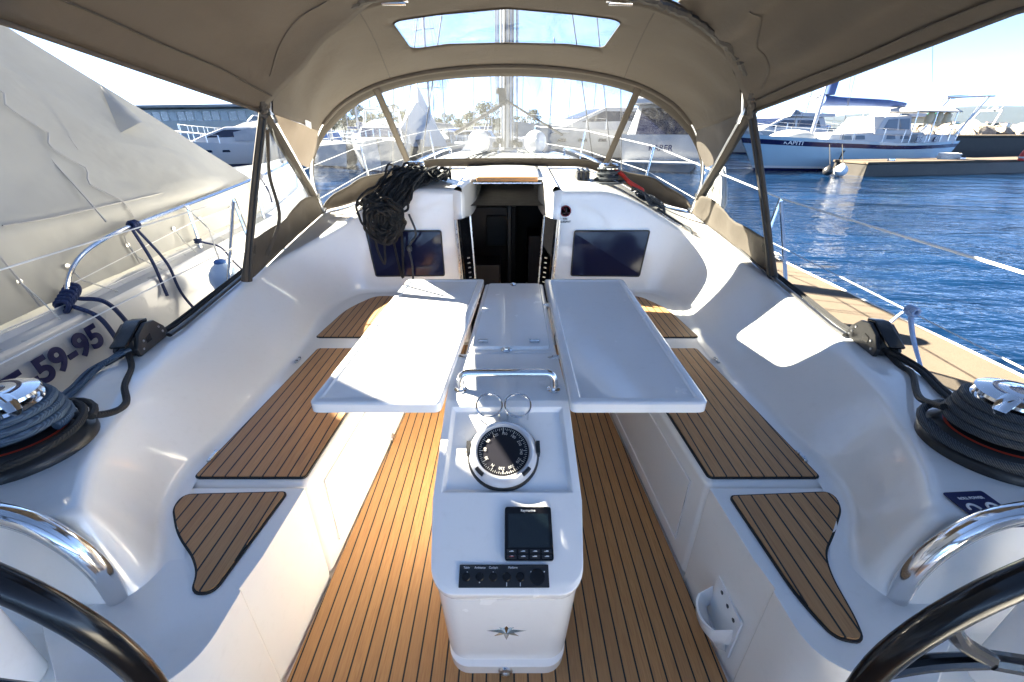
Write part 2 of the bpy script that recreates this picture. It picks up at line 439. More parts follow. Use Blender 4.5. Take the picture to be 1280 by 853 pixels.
# ================================================================== OWN YACHT
yacht = thing('sailing_yacht', 'white sailing yacht whose teak-floored cockpit fills the foreground', 'sailing yacht', (0, 0, 0))
ZC = [(-2, .60), (.6, .62), (.95, .62), (1.58, .60), (2.2, .65), (2.7, .72), (3.24, .785), (4.5, .84), (6, .90), (9.8, 1.0)]
ZCAB = [(2.0, .99), (2.62, 1.02), (3.5, 1.075), (5.5, 1.10), (7, 1.08)]
def HZ(x, y):
    a = abs(x); zc = interp(ZC, y); zb = interp(ZCAB, y)
    k = (1-sstep(.52, 1.36, a))*sstep(2.2, 2.6, y)*(1-sstep(5.7, 6.6, y))
    z = lerp(zc, zb, k)
    return z - .15*sstep(1.38, 1.60, a) + (0.02*(1-min(1, a)**2) if y > 6 else 0)
Bc = [(.30, 2.64), (.55, 2.63), (.90, 2.605), (.99, 2.53), (1.035, 2.40), (1.045, 2.2), (1.005, 1.9), (.985, 1.5), (.975, 1.2), (.99, .97), (.955, .84), (.885, .735), (.845, .65), (.87, .585), (.97, .575), (1.27, .57), (1.45, .57)]
Tc = [(.32, 2.66), (.58, 2.67), (.95, 2.665), (1.15, 2.60), (1.29, 2.42), (1.345, 2.15), (1.335, 1.82), (1.305, 1.5), (1.215, 1.2), (1.10, .96), (1.02, .80), (.95, .70), (.915, .655), (.94, .632), (1.05, .625), (1.28, .62), (1.455, .62)]
Oc = [(.30, 3.78), (.55, 3.78), (.88, 3.78), (1.28, 3.78), (1.63, 3.6), (1.635, 2.6), (1.61, 1.95), (1.565, 1.5), (1.525, 1.2), (1.50, .96), (1.485, .82), (1.48, .75), (1.475, .70), (1.472, .68), (1.47, .66), (1.47, .64), (1.47, .622)]
zBl = [.40]*12+[.39, .36, .34, .34, .34]
NS = 150
def curve_s(ctrl, zs=None):
    return crom([(p[0], p[1], zs[i] if zs else 0) for i, p in enumerate(ctrl)], NS)
Bs, Ts, Os = curve_s(Bc, zBl), curve_s(Tc), curve_s(Oc)
for p in Ts: p.z = HZ(p.x, p.y)
# outward plan normal of the foot curve
def wall_side(sx):
    rows = []
    for i in range(NS):
        b, t, o = Bs[i], Ts[i], Os[i]
        tg = Bs[min(i+1, NS-1)]-Bs[max(i-1, 0)]; nrm = Vector((-tg.y, tg.x, 0)).normalized()   # outward (starboard side, going forward->aft)
        if i == 0: nrm = Vector((0, 1, 0))
        n2 = nrm
        out = (o-t); out.z = 0
        od = out.normalized()*min(.07, out.length*.4)
        to = t+od; to = Vector((to.x, to.y, HZ(to.x, to.y)))
        start = b-n2*.055; start.z = b.z+.002
        mid = b.lerp(t, .5)+n2*(-.012)
        prof = round_path([start, b, t, to], [.06, .05], 7)
        # mild belly in the wall
        for k in range(NT_TOP+1):
            q = to.lerp(o, (k+1)/(NT_TOP+1)); q.z = HZ(q.x, q.y); prof.append(q)
        e = o.copy(); e.z = HZ(o.x, o.y)
        prof += [e+Vector((.012, 0, -.015)), e+Vector((.016, 0, -.06)), Vector((e.x-.01, e.y, .1)), Vector((e.x-.12, e.y, WATER-.2))] if i >= 58 else [e, e, e, e]
        rows.append([Vector((p.x*sx, p.y, p.z)) for p in prof])
    return rows
NT_TOP = 10
for sx in (1, -1):
    mb = MB(); mb.sheet(wall_side(sx), flip=(sx < 0)); 
    mb.build('cockpit_coaming', M['gel'], yacht, smooth=60)
# forward deck and topsides as one sheet
def half_w(y): return interp([(3.6, 1.63), (4.5, 1.58), (6, 1.32), (7.5, .88), (8.6, .42), (9.5, .03)], y)
mb = MB(); rows = []
for i in range(46):
    y = lerp(3.76, 9.5, i/45); w = half_w(y); r = []
    pts = [(-w*.86, WATER-.2), (-w*.99, .1)]
    for k in range(41):
        x = lerp(-w, w, k/40); pts.append((x, HZ(x, y)))
    pts += [(w*.99, .1), (w*.86, WATER-.2)]
    rows.append([Vector((x, y, z)) for x, z in pts])
mb.sheet(rows); mb.build('foredeck', M['gel'], yacht, smooth=50)
# aft topsides + transom + lower aft cockpit moulding
mb = MB(); rows = []
for y in (.63, .2, -.4, -1.1, -1.3):
    w = interp([(-1.3, 1.36), (.63, 1.475)], y)
    rows.append([Vector((x, y, z)) for x, z in ((-w*.92, WATER-.2), (-w, .1), (-w, .54), (-w+.14, .56), (-w+.16, .34), (-.80, .34), (-.79, .325), (-.76, .02), (-.63, .02), (-.61, -.03), (.61, -.03), (.63, .02), (.76, .02), (.79, .325), (.80, .34), (w-.16, .34), (w-.14, .56), (w, .54), (w, .1), (w*.92, WATER-.2))])
mb.sheet(rows)
e = rows[-1]; mb.add(e, [tuple(range(len(e)))])
mb.build('aft_cockpit_moulding', M['gel'], yacht, smooth=30, bevel=.03, seg=4)
mb = MB().box((0, 1.2, -.045), (1.9, 3.2, .05)).build('sole_base', M['gel'], yacht)
# teak sole
fl = [(-.60, -.9), (.60, -.9), (.60, .62), (.575, 1.2), (.535, 1.85), (.48, 2.62), (-.48, 2.62), (-.535, 1.85), (-.575, 1.2), (-.60, .62)]
mb = MB().prism(fl, -.015, .004); mb.build('cockpit_sole', M['teak'], yacht, smooth=0)
# benches
def bx(y):     # foot curve x at given y on starboard side
    best = min(range(40, NS), key=lambda i: abs(Bs[i].y-y)); return Bs[best].x
def bench(sx, ys, inner, z, r, name):
    out = [(inner(ys[0]), ys[0]), (inner(ys[1]), ys[1])]
    yy = ys[1]
    outer = [(bx(lerp(ys[1], ys[0], k/14))+.035, lerp(ys[1], ys[0], k/14)) for k in range(15)]
    poly = [(out[0][0]*sx, out[0][1]), (out[1][0]*sx, out[1][1])]+[(p[0]*sx, p[1]) for p in outer]
    return poly
inn = lambda y: interp([(.3, .625), (.92, .60), (1.8, .548), (2.7, .50)], y)
for sx in (1, -1):
    poly = [(inn(.935)*sx, .935)]+[(inn(y)*sx, y) for y in (1.3, 1.7, 2.1, 2.66)]+[(.95*sx, 2.66)]+[((bx(y)+.03)*sx, y) for y in (2.4, 2.1, 1.8, 1.5, 1.2, .97)]+[((bx(.95)+.02)*sx, .935)]
    MB().prism(poly, -.02, .40).build('bench_locker', M['gel'], yacht, smooth=30, bevel=.022, seg=4)
    ye = .47 if sx > 0 else .44
    poly = [((inn(y))*sx, y) for y in (.927, .7)]+round_poly([((inn(.6))*sx, .62), ((inn(.5)+.0)*sx, ye), (.80*sx, ye-.06), (1.0*sx, ye+.1)], [.01, .11, .05, .01], 8)[1:-1]+[((bx(y)+.05)*sx, y) for y in (.60, .66, .73, .84)]+[((bx(.92)+.02)*sx, .927)]
    MB().prism(poly, -.02, .397).build('bench_locker', M['gel'], yacht, smooth=30, bevel=.026, seg=5)
# recessed-panel line on the bench fronts
    mb = MB()
    for (ya, yb) in ((1.02, 2.3),):
        pa = [Vector(((inn(y)-.004)*sx, y, z)) for y, z in ((ya, .06), (yb, .06), (yb, .33), (ya, .33))]
        mb.tube(pa, .0035, 6, closed=True)
    mb.build('locker_seam', M['gel'], yacht)
# teak pads
def pad(name, pts, z, r, label=None):
    o = round_poly(pts, r, 5); c = sum((Vector(p) for p in o), Vector((0, 0)))/len(o)
    mb = MB(); mb.prism(o, z-.004, z+.008, 0)
    grow = []
    n = len(o)
    A = sum(o[i-1][0]*o[i][1]-o[i][0]*o[i-1][1] for i in range(n)); sg = 1 if A > 0 else -1
    for i in range(n):
        t = (o[(i+1) % n]-o[i-1]).normalized(); grow.append(o[i]+Vector((t.y, -t.x))*.0055*sg)
    mb.prism(grow, z-.006, z+.005, 1)
    return mb.build(name, [M['teak'], M['caulk']], yacht, smooth=30)
for sx in (1, -1):
    px = lambda L: [(x*sx, y) for x, y in L]
    pad('teak_seat_pad', px([(.615, .965), (.575, 1.80), (.905, 1.80), (.945, .965)]), .40, .012)
    pad('teak_seat_pad', px([(.57, 1.93), (.545, 2.5), (.83, 2.51), (.935, 2.30), (.965, 1.93)]), .40, [.012, .012, .06, .1, .012])
pad('teak_seat_pad', [(-.645, .905), (-.935, .895), (-.93, .85), (-.86, .765), (-.775, .70), (-.735, .655), (-.72, .61), (-.675, .61)], .397, [.012, .03, .03, .05, .08, .05, .02, .025])
pad('teak_seat_pad', [(.645, .89), (.945, .905), (.93, .85), (.85, .765), (.79, .71), (.765, .65), (.75, .55), (.735, .505), (.685, .515), (.66, .60)], .397, [.012, .03, .03, .06, .08, .04, .03, .02, .02, .05])
# tidy hinges at the foot of the coaming
for sx in (1, -1):
    for y in (1.05, 1.68): MB().box((bx(y)*sx-.042*sx, y, .410), (.012, .05, .010)).build('locker_hinge', M['steel'], yacht, bevel=.003)
# seat drain/light on port bench front
p = at_x(488, 548, -inn(1.45)+.003)
mb = MB(); Mx = frame((-inn(p.y)+.001, p.y, p.z), (0, 1, 0), (0, 0, 1))
mb.lathe([(0, .006), (.010, .006), (.012, .009), (.021, .008), (.024, 0)], 20, 0, Mx); mb.build('courtesy_light', [M['steel']], yacht)
# moulded handheld pocket on starboard aft bench front
mb = MB(); x0 = inn(.7)-.004
ya, yb, zt, zb = .655, .775, .185, .065; d = .062
NW_ = 12; top_ = []; bot_ = []
for k in range(NW_+1):
    t = k/NW_; y = lerp(yb, ya, t); bulge = sin(pi*t)**.28 if 0 < t < 1 else 0
    top_.append(Vector((x0-.012-d*bulge, y, zt-.012-.03*bulge))); bot_.append(Vector((x0-.006-.030*bulge, y+.004, zb)))
mid_ = [a_.lerp(b_, .5)+Vector((-.010, 0, 0)) for a_, b_ in zip(top_, bot_)]
inn_t = [p+Vector((.006 if 0 < k < NW_ else 0, 0, .001)) for k, p in enumerate(top_)]; inn_b = [p+Vector((.012, 0, .02)) for p in bot_]
wall_b = [Vector((x0+.001, p.y, zb-.012)) for p in bot_]
mb.sheet([wall_b, bot_, mid_, top_, inn_t, inn_b])
mb.box((x0, (ya+yb)/2, (zt+zb)/2+.006), (.005, yb-ya+.012, zt-zb+.036))
mb.build('handset_pocket', M['gel_smooth'], yacht, smooth=50)
for k in range(3):
    MB().lathe([(0, .003), (.005, .002), (.006, 0)], 12, 0, frame((x0-.0045, lerp(ya+.02, yb-.03, k/2), zt-.005+.004*k), (0, 1, 0), (0, 0, 1))).build('pocket_screw', M['black'], yacht)

# ---- bulkhead windows
def wall_y(x, z):
    i = min(range(50), key=lambda k: abs(Bs[k].x-x)); b = Bs[i]; t = Ts[i]
    k = (z-.4)/(t.z-.4); return lerp(b.y, t.y, k)
for sx in (1, -1):
    xs = (.405, .875) if sx < 0 else (.412, .882)
    mb = MB(); q = [(xs[0], .50), (xs[1]-.035, .50), (xs[1], .783), (xs[0]+.005, .783)]
    o = round_poly(q, .012, 3)
    fr = [Vector((x*sx, wall_y(x, z)-.006, z)) for x, z in o]; bk = [p+Vector((0, .02, 0)) for p in fr]
    n = len(fr); mb.add(fr+bk, [tuple(range(n))]+[(i, (i+1) % n, n+(i+1) % n, n+i) for i in range(n)])
    wdw = mb.build('bulkhead_window', M['bluewin'], yacht, smooth=0)
    MB().tube([p+Vector((0, -.0005, 0)) for p in fr], .0042, 6, True).build('window_seal', M['black_matte'], wdw)
# ---- companionway: jambs, hatch, doors, interior
mb = MB()
for sx in (1, -1):
    # jamb: an angled return from the bulkhead face into the opening
    rows = []
    for z in (.02, .3, .6, .85, .97):
        rows.append([Vector((.325*sx, 2.648, z)), Vector((.30*sx, 2.632, z)), Vector((.275*sx, 2.632, z)), Vector((.262*sx, 2.65, z)), Vector((.258*sx, 2.78, z))])
    top = HZ(.3, 2.66)
    rows.append([Vector((.325*sx, 2.672, top)), Vector((.30*sx, 2.66, top-.004)), Vector((.278*sx, 2.66, top-.01)), Vector((.265*sx, 2.68, top-.02)), Vector((.262*sx, 2.80, top-.02))])
    mb.sheet(rows, flip=sx > 0)
    # coaming beside the hatch slot up to the closed part of the hatch
    rows = []
    for k in range(9):
        y = lerp(2.66, 3.78, k/8); zt = HZ(.3, y)+.0
        xi = lerp(.285, .235, min(1, k/2.5))
        rows.append([Vector((.315*sx, y, zt)), Vector((.30*sx, y, zt+.018)), Vector((xi*sx, y, zt+.02)), Vector(((xi-.014)*sx, y, zt+.006)), Vector(((xi-.016)*sx, y, zt-.2))])
    mb.sheet(rows, flip=sx < 0)
mb.build('companionway_frame', M['gel'], yacht, smooth=40)
hz = HZ(.2, 2.95)
mb = MB(); rows = []
for y in (2.955, 2.965, 3.3, 3.79): rows.append([Vector((x, y, HZ(.2, y)+.022+.010*(1-(x/.24)**2)-(.012 if y < 2.96 else 0))) for x in [lerp(-.235, .235, k/10) for k in range(11)]])
mb.sheet(rows); mb.build('sliding_hatch', M['gel_smooth'], yacht, smooth=50, solid=.02, offs=-1)
mb = MB().box((0, 2.945, hz+.012), (.40, .035, .028)).build('hatch_handle', M['teak_bar'], yacht, bevel=.008, seg=3)
mb = MB().box((0, 2.94, hz-.010), (.45, .03, .010)).build('hatch_track', M['steel'], yacht, bevel=.003)
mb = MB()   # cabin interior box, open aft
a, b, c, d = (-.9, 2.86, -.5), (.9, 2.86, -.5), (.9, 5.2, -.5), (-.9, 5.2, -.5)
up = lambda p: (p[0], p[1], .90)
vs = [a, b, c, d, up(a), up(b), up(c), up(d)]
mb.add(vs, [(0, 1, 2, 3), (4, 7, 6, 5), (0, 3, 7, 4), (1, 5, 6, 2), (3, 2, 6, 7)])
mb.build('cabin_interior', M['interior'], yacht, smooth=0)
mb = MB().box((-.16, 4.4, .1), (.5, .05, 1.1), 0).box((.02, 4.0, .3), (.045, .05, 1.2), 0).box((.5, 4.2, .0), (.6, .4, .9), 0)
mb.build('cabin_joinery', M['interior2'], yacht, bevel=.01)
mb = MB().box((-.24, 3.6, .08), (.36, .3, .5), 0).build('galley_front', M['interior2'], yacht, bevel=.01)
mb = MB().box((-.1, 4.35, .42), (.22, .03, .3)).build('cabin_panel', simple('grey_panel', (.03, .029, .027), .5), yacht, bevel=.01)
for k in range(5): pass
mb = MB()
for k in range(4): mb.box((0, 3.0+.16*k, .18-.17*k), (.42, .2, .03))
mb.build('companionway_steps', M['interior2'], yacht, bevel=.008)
for sx in (1, -1):     # hinged doors folded back
    mb = MB()
    A = Vector((.262*sx, 2.60, .28)); Bp = Vector((.21*sx, 2.70, .28)); h = .58
    u = Vector((.0, 0, 1))
    mb.add([A, Bp, Bp+Vector((.03*sx, .02, h)), A+Vector((.03*sx, 0, h))], [(0, 1, 2, 3)])
    dr = mb.build('companionway_door', M['black_gloss'], yacht, smooth=0, solid=.018)
    mb = MB(); mb.tube([Bp+Vector((-.004*sx, 0, 0)), Bp+Vector((.026*sx, .02, h))], .011, 10)
    mb.tube([A+Vector((.02*sx, -.01, 0)), A+Vector((.05*sx, -.01, h))], .006, 8)
    mb.build('door_edge', M['steel'], dr)
    for k in range(6):
        mb = MB(); z = .28+h*(.30+.055*k); q = A.lerp(Bp, .55)+Vector((.03*sx*(z-.28)/h, -.012, z-.28)); mb.box(q, (.028, .006, .007), R=Matrix.Rotation(radians(-35*sx), 3, 'Z'))
        mb.build('door_vent', M['steel'], dr)
# ---- sticker on starboard bulkhead (warning disc) and label on winch platform
pc = at_y(707, 264, wall_y(.34, .93)-.004)
Mx = frame((pc.x, pc.y-.002, pc.z), (1, 0, 0), (0, 0, 1))
st = MB().lathe([(0, .001), (.0335, .001)], 32, 0, Mx).build('warning_sticker', M['whitep'], yacht, smooth=0)
mb = MB(); mb.tube([Mx @ Vector((.030*cos(a), .030*sin(a), .0015)) for a in [2*pi*k/36 for k in range(36)]], .0032, 6, True); mb.tube([Mx @ Vector((-.021, .021, .0015)), Mx @ Vector((.021, -.021, .0015))], .0028, 6)
mb.build('red_ring', simple('dark_red_print', (.20, .012, .03), .5), st)
mb = MB(); mb.tube([Mx @ Vector(p) for p in ((-.017, -.010, .002), (-.004, -.013, .002), (.004, -.006, .002), (.005, .008, .002), (.0, .02, .002))], [.002, .0045, .006, .004, .002], 6)
mb.tube([Mx @ Vector(p) for p in ((-.025, -.013, .002), (-.014, -.017, .002))], .003, 6); mb.tube([Mx @ Vector(p) for p in ((.010, -.014, .002), (.024, -.009, .002))], .0035, 6)
mb.build('slipping_figure', M['blackp'], st)
text_mesh('PAS', .016, frame(Mx @ Vector((0, -.047, .001)), (1, 0, 0), (0, 0, 1)), M['blackp'], st, 'sticker_text', bold=.0004)
text_mesh('GLISSANT', .0155, frame(Mx @ Vector((0, -.064, .001)), (1, 0, 0), (0, 0, 1)), M['blackp'], st, 'sticker_text', bold=.0004)
c0 = at_z(1212, 621, .626); Mx = frame((c0.x, c0.y-.02, .624), (1, .06, 0), (-.06, 1, 0))
lb = MB().prism(round_poly([(-.047, -.06), (.047, -.06), (.047, .035), (-.047, .035)], .006, 3), 0, .0015, 0, Mx).build('instruction_label', M['navyp'], yacht, smooth=0)
text_mesh('ROLL POWER', .0095, frame(Mx @ Vector((0, .016, .002)), Mx.col[0][:3], Mx.col[1][:3]), M['whitep'], lb, 'label_text')
mb = MB()
for q in (-.022, .022):
    mb.tube([Mx @ Vector((q+.012*cos(a), -.014+.014*sin(a), .002)) for a in [pi*k/10 for k in range(11)]], .0028, 6)
mb.build('label_symbols', M['whitep'], lb)
# ---- sheet tracks and control lines along the coaming
for sx in (1, -1):
    mb = MB(); pts = []
    for k in range(20):
        y = lerp(1.52, 3.2, k/19); x = interp([(1.5, 1.345), (2.2, 1.39), (3.2, 1.40)], y); pts.append((x*sx, y, HZ(x, y)+.012))
    mb.tube(pts, .012, 8, flat=.7); mb.build('sprayhood_track', M['black'], yacht)
    mb = MB(); pts = []
    for k in range(20):
        y = lerp(1.3, 3.0, k/19); x = interp([(1.3, 1.42), (3.2, 1.475)], y); pts.append((x*sx, y, HZ(x, y)+.006))
    mb.tube(pts, .010, 6, flat=.5); mb.build('genoa_track', M['alu'] if sx > 0 else M['black'], yacht)
    mb = MB(); pts = []
    for k in range(40):
        y = lerp(.64, 3.6, k/39); pts.append((interp([(.64, 1.467), (.96, 1.497), (1.2, 1.522), (1.5, 1.562), (1.95, 1.607), (2.6, 1.632)], y)*sx, y, HZ(interp([(.64, 1.467), (.96, 1.497), (1.2, 1.522), (1.5, 1.562), (1.95, 1.607), (2.6, 1.632)], y), y)+.006))
    mb.tube(pts, .010, 6); mb.build('toe_rail', M['gel_smooth'], yacht)

# ---- mast with boom gooseneck, vang, shrouds
mast = MB(); MY = 5.55
mz = HZ(0, MY)
el = [(cos(a)*.075, sin(a)*.115) for a in [2*pi*k/20 for k in range(20)]]
rows = [[Vector((x, MY+y-.01*z/3, z)) for x, y in el] for z in (mz-.02, 3, 6, 9, 13)]
mast.sheet(rows, closed=True); mast = mast.build('mast', M['alu'], yacht, smooth=50)
mb = MB()
mb.lathe([(.14, mz-.02), (.14, mz+.03), (.10, mz+.045), (.10, mz+.10)], 24, 0, Matrix.Translation((0, MY, 0))); mb.build('mast_collar', M['alu'], mast)
mb = MB()
for k, (dx, dy) in enumerate(((-.10, -.05), (-.085, -.10), (-.055, -.125), (-.02, -.135), (.02, -.135), (.055, -.125), (.09, -.09), (.105, -.04), (-.115, .03))):
    mb.tube([(dx*1.15, MY+dy, mz+.05), (dx*1.02, MY+dy-.02, 3.2), (dx*.8, MY+dy*.9, 9)], .0055, 6)
mb.build('halyards', M['rope_grey'], mast)
mb = MB()
for x, z in ((-.10, mz+.12), (.10, mz+.10), (-.14, mz+.08), (.15, mz+.08), (-.09, 1.72), (.10, 1.95)): mb.lathe([(0, -.03), (.028, -.03), (.035, 0), (.028, .03), (0, .03)], 12, 0, Matrix.Translation((x, MY-.1, z)))
mb.box((-.06, MY-.16, 1.66), (.07, .07, .16)).box((.09, MY-.1, 1.98), (.04, .05, .08))
mb.build('mast_blocks', M['black'], mast)
mb = MB(); mb.tube([(0, MY-.13, 1.62), (-.55, MY-.6, 1.30)], .02, 8); mb.tube([(0, MY-.13, 1.62), (.62, MY-.3, 1.28)], .012, 8)
mb.build('vang_tackle', M['line_dark'], mast)
mb = MB()
for sx in (1, -1):
    for (dx, dy, zz) in ((1.36, -.15, 11), (1.30, .1, 6.5), (.95, -.55, 5.0)):
        mb.tube([(dx*sx, MY+dy, HZ(dx, MY+dy)), (.06*sx, MY, zz)], .006, 6)
mb.tube([(0, 9.45, .98), (0, MY+.1, 12.6)], .016, 6)
mb.build('standing_rigging', M['line_dark'], mast)
for z in (4.6, 8.6):
    for sx in (1, -1): MB().tube([(.05*sx, MY, z), (.95*sx, MY-.3, z+.08)], .02, 8).build('spreader', M['alu'], mast)
boom = MB().tube([(0, MY-.16, 2.62), (0, 1.6, 2.85)], .075, 14).build('boom', M['alu'], mast)
mb = MB(); mb.tube(crom([(0, MY-.2, 2.76), (0, 4, 2.95), (0, 2.6, 3.05), (0, 1.6, 2.95)], 16), [.13]*15+[.06], 12); mb.build('sail_bag', M['canvas'], boom)
# coachroof gear seen through the windscreen
mb = MB()
for k, x in enumerate((-.42, -.36, -.30, .32, .40)):
    mb.tube([(x, 3.62, HZ(x, 3.62)+.02), (x*.8, 4.6, HZ(x*.8, 4.6)+.02), (x*.35, MY-.15, mz+.03)], .007, 6)
mb.build('led_aft_halyards', M['rope_grey'], yacht)
mb = MB()
for sx in (1, -1): mb.tube(crom([(.78*sx, 3.8, HZ(.78, 3.8)), (.78*sx, 3.85, HZ(.78, 3.8)+.07), (.72*sx, 4.6, HZ(.75, 4.5)+.08), (.66*sx, 5.3, HZ(.7, 5.3)+.07), (.66*sx, 5.35, HZ(.7, 5.3))], 24), .013, 8)
mb.build('coachroof_handrails', M['chrome'], yacht)
# lifeline stanchions and wires
for sx in (1, -1):
    mb = MB(); tops = []
    for y in (-.9, 2.68, 4.9, 6.8, 8.5):
        w = half_w(y)-.02 if y > 0 else 1.44; z0 = HZ(w, y); hh_ = .40 if y > 0 else .34; MB().tube([(w*sx, y, z0), ((w+.06)*sx, y+.02, z0+hh_)], .0125, 8).build('stanchion', M['chrome'], yacht); tops.append(Vector(((w+.06)*sx, y+.02, z0+hh_)))
    MB().tube([(1.60*sx, 2.30, HZ(1.6, 2.3)), (1.655*sx, 2.55, HZ(1.6, 2.5)+.22), tops[1]+Vector((0, -.01, -.02))], .011, 8).build('gate_brace', M['chrome'], yacht)
    mb = MB()
    for hz_ in (0, .25):
        pts = [t-Vector((0.1*sx*hz_, 0, hz_)) for t in tops]
        mb.tube(pts, (.0055 if hz_ == 0 else .003) if sx > 0 else .0028, 6)
    mb.build('lifeline', M['wire_white'], yacht)

# ================================================================== table and binnacle console (one moulding)
table = thing('cockpit_table', 'white cockpit table with two open leaves and compass console below', 'table', (0, 1.0, 0))
prof = [(.636, 0), (.628, .052), (.642, .062), (.628, .345), (.612, .372), (.604, .388), (.601, .404), (.612, .4135), (1.045, .628), (1.09, .634), (1.325, .634), (1.325, 0)]
def wid(y, z):
    w = interp([(.58, .178), (.75, .19), (.9, .196), (1.05, .182), (1.33, .178)], y)
    return w-interp([(0, .022), (.06, .020), (.07, .014), (.34, .004), (.40, 0)], z)
mb = MB(); n = len(prof)
ptsL = [Vector((-wid(y, z), y, z)) for y, z in prof]; ptsR = [Vector((wid(y, z), y, z)) for y, z in prof]
bm = bmesh.new()
RC = .058; NA = 7
cols = []
for i in range(8):
    y, z = prof[i]; w = wid(y, z); ring = []
    for sd in (-1, 1):
        arc = []
        for k in range(NA+1):
            t = k/NA*pi/2; back = RC*(1-sin(t)); arc.append(bm.verts.new((sd*((w-RC)+RC*cos(t)), y+back, z+(back*.495 if i >= 3 else 0))))
        ring += arc if sd < 0 else arc[::-1]
    cols.append(ring)
NCc = len(cols[0])
for i in range(7):
    for j in range(NCc-1): bm.faces.new((cols[i][j], cols[i+1][j], cols[i+1][j+1], cols[i][j+1]))
VL = [None]*8+[bm.verts.new(p) for p in ptsL[8:]]; VR = [None]*8+[bm.verts.new(p) for p in ptsR[8:]]
def P_on(t, x, d=0):
    y = lerp(.612, 1.045, t); z = lerp(.4135, .628, t); nn = Vector((0, -.218, .44)).normalized()
    return Vector((x, y, z))-nn*d
for i in range(8, n-1): bm.faces.new((VL[i], VL[i+1], VR[i+1], VR[i]))
bm.faces.new(cols[0]+[VR[n-1], VL[n-1]])
bL, bR = bm.verts.new(P_on(.40, -wid(.78, .5))), bm.verts.new(P_on(.40, wid(.78, .5)))
bm.faces.new(cols[7]+[bR, bL])
dish = bm.faces.new((bL, VL[8], VR[8], bR))
bm.faces.new([c[0] for c in cols]+[bL]+VL[8:])
bm.faces.new([c[-1] for c in cols]+[bR]+VR[8:])
bmesh.ops.recalc_face_normals(bm, faces=bm.faces)
r = bmesh.ops.inset_region(bm, faces=[dish], thickness=.03)
r2 = bmesh.ops.inset_region(bm, faces=[dish], thickness=.014, depth=-.013)
me = bpy.data.meshes.new('console_body'); bm.to_mesh(me); bm.free()
me.transform(Matrix.Translation((0, -1.0, 0)))
me.materials.append(M['gel_smooth']); cons = bpy.data.objects.new('console_body', me); COL.objects.link(cons); cons.parent = table; OFF[cons.name] = OFF[table.name]
me.polygons.foreach_set('use_smooth', [True]*len(me.polygons)); 
md = cons.modifiers.new('bevel', 'BEVEL'); md.width = .017; md.segments = 5; md.limit_method = 'ANGLE'; md.angle_limit = radians(18); md.harden_normals = True
DEP = .013
CN = Vector((0, -.218, .44)).normalized(); CU = Vector((0, .44, .218)).normalized()
def on_console(px, py, lift=0):
    d = ray(px, py); o = Vector((0, 0, EYE)); p0 = Vector((0, .605, .41)); t = (p0-o).dot(CN)/d.dot(CN); return o+d*t+CN*lift
# leg / trunk under the table
MB().box((0, 1.70, .30), (.25, .76, .60)).build('table_trunk', M['gel_smooth'], table, bevel=.03, seg=4)
# centre lid
lid = [(-.105, 2.07), (.175, 2.07), (.172, 1.345), (-.145, 1.345)]
o = MB().prism([(-.113, 2.085), (.185, 2.085), (.178, 1.335), (-.15, 1.335)], .585, .634).build('table_frame', M['gel_smooth'], table, bevel=.012, seg=3)
lidp = MB().prism(round_poly([(-.095, 2.06), (.165, 2.06), (.155, 1.36), (-.128, 1.36)], .02, 4), .63, .646).build('centre_lid', M['gel_smooth'], table, smooth=30, bevel=.006, seg=3)
mb = MB()
for px in (511, 668):
    p = at_z(600+(px-511)*.42 if False else {511: 604, 668: 668}[px], 427, .648); mb.box((p.x, p.y, .647), (.035, .018, .012)).tube([(p.x-.018, p.y, .652), (p.x+.018, p.y, .652)], .006, 8)
mb.build('lid_hinges', M['steel'], table)
for py, zz, rr, nm in ((356, .647, .017, 'lid_latch'), (437, .636, .021, 'table_lock')):
    p = at_z(642 if py < 400 else 633, py, zz); mb = MB()
    mb.lathe([(0, .004), (rr*.35, .004), (rr*.4, .007), (rr*.55, .007), (rr*.6, .003), (rr*.8, .005), (rr, 0)], 24, 0, Matrix.Translation((p.x, p.y, zz))); mb.build(nm, M['chrome'], table)
for L, nm in (([(-.512, 2.085), (-.118, 2.085), (-.19, .985), (-.562, .985)], 'port'), ([(.595, 2.085), (.192, 2.085), (.18, .985), (.570, .985)], 'starboard')):
    o = round_poly(L, [.035, .015, .02, .03], 5); c = sum(o, Vector((0, 0)))/len(o)
    def ins(d):
        n_ = len(L); A = sum(L[i-1][0]*L[i][1]-L[i][0]*L[i-1][1] for i in range(n_)); sg = 1 if A > 0 else -1; q = []
        for i in range(n_):
            p0, p1, p2 = Vector(L[i-1]), Vector(L[i]), Vector(L[(i+1) % n_]); e1 = (p1-p0).normalized(); e2 = (p2-p1).normalized()
            n1 = Vector((-e1.y, e1.x))*sg; n2 = Vector((-e2.y, e2.x))*sg; bi = n1+n2; q.append(p1+bi*(d/(1+n1.dot(n2))))
        return round_poly(q, [max(.004, r_-d*.6) for r_ in (.035, .015, .02, .03)], 5)
    rings = [(0.0, .628), (0.0, .655), (.004, .6595), (.010, .661), (.026, .661), (.031, .6562)]
    mb = MB(); rows = [[Vector((p.x, p.y, z)) for p in ins(d)] for d, z in rings]
    mb.sheet(rows, closed=True); k = len(o)
    mb.add(rows[0], [tuple(range(k))]); mb.add(rows[-1], [tuple(range(k))])
    lf = mb.build('table_leaf', M['gel_smooth'], table, smooth=40, merge=True)
mb = MB()
for sx in (-1, 1):
    mb.tube([(.14*sx, 1.30, .622), (.165*sx, 1.30, .63), (.2*sx, 1.31, .626)], .012, 8)
    mb.tube([(.14*sx, 1.80, .622), (.165*sx, 1.80, .63), (.2*sx, 1.80, .626)], .012, 8)
mb.build('leaf_hinges', M['steel'], table)
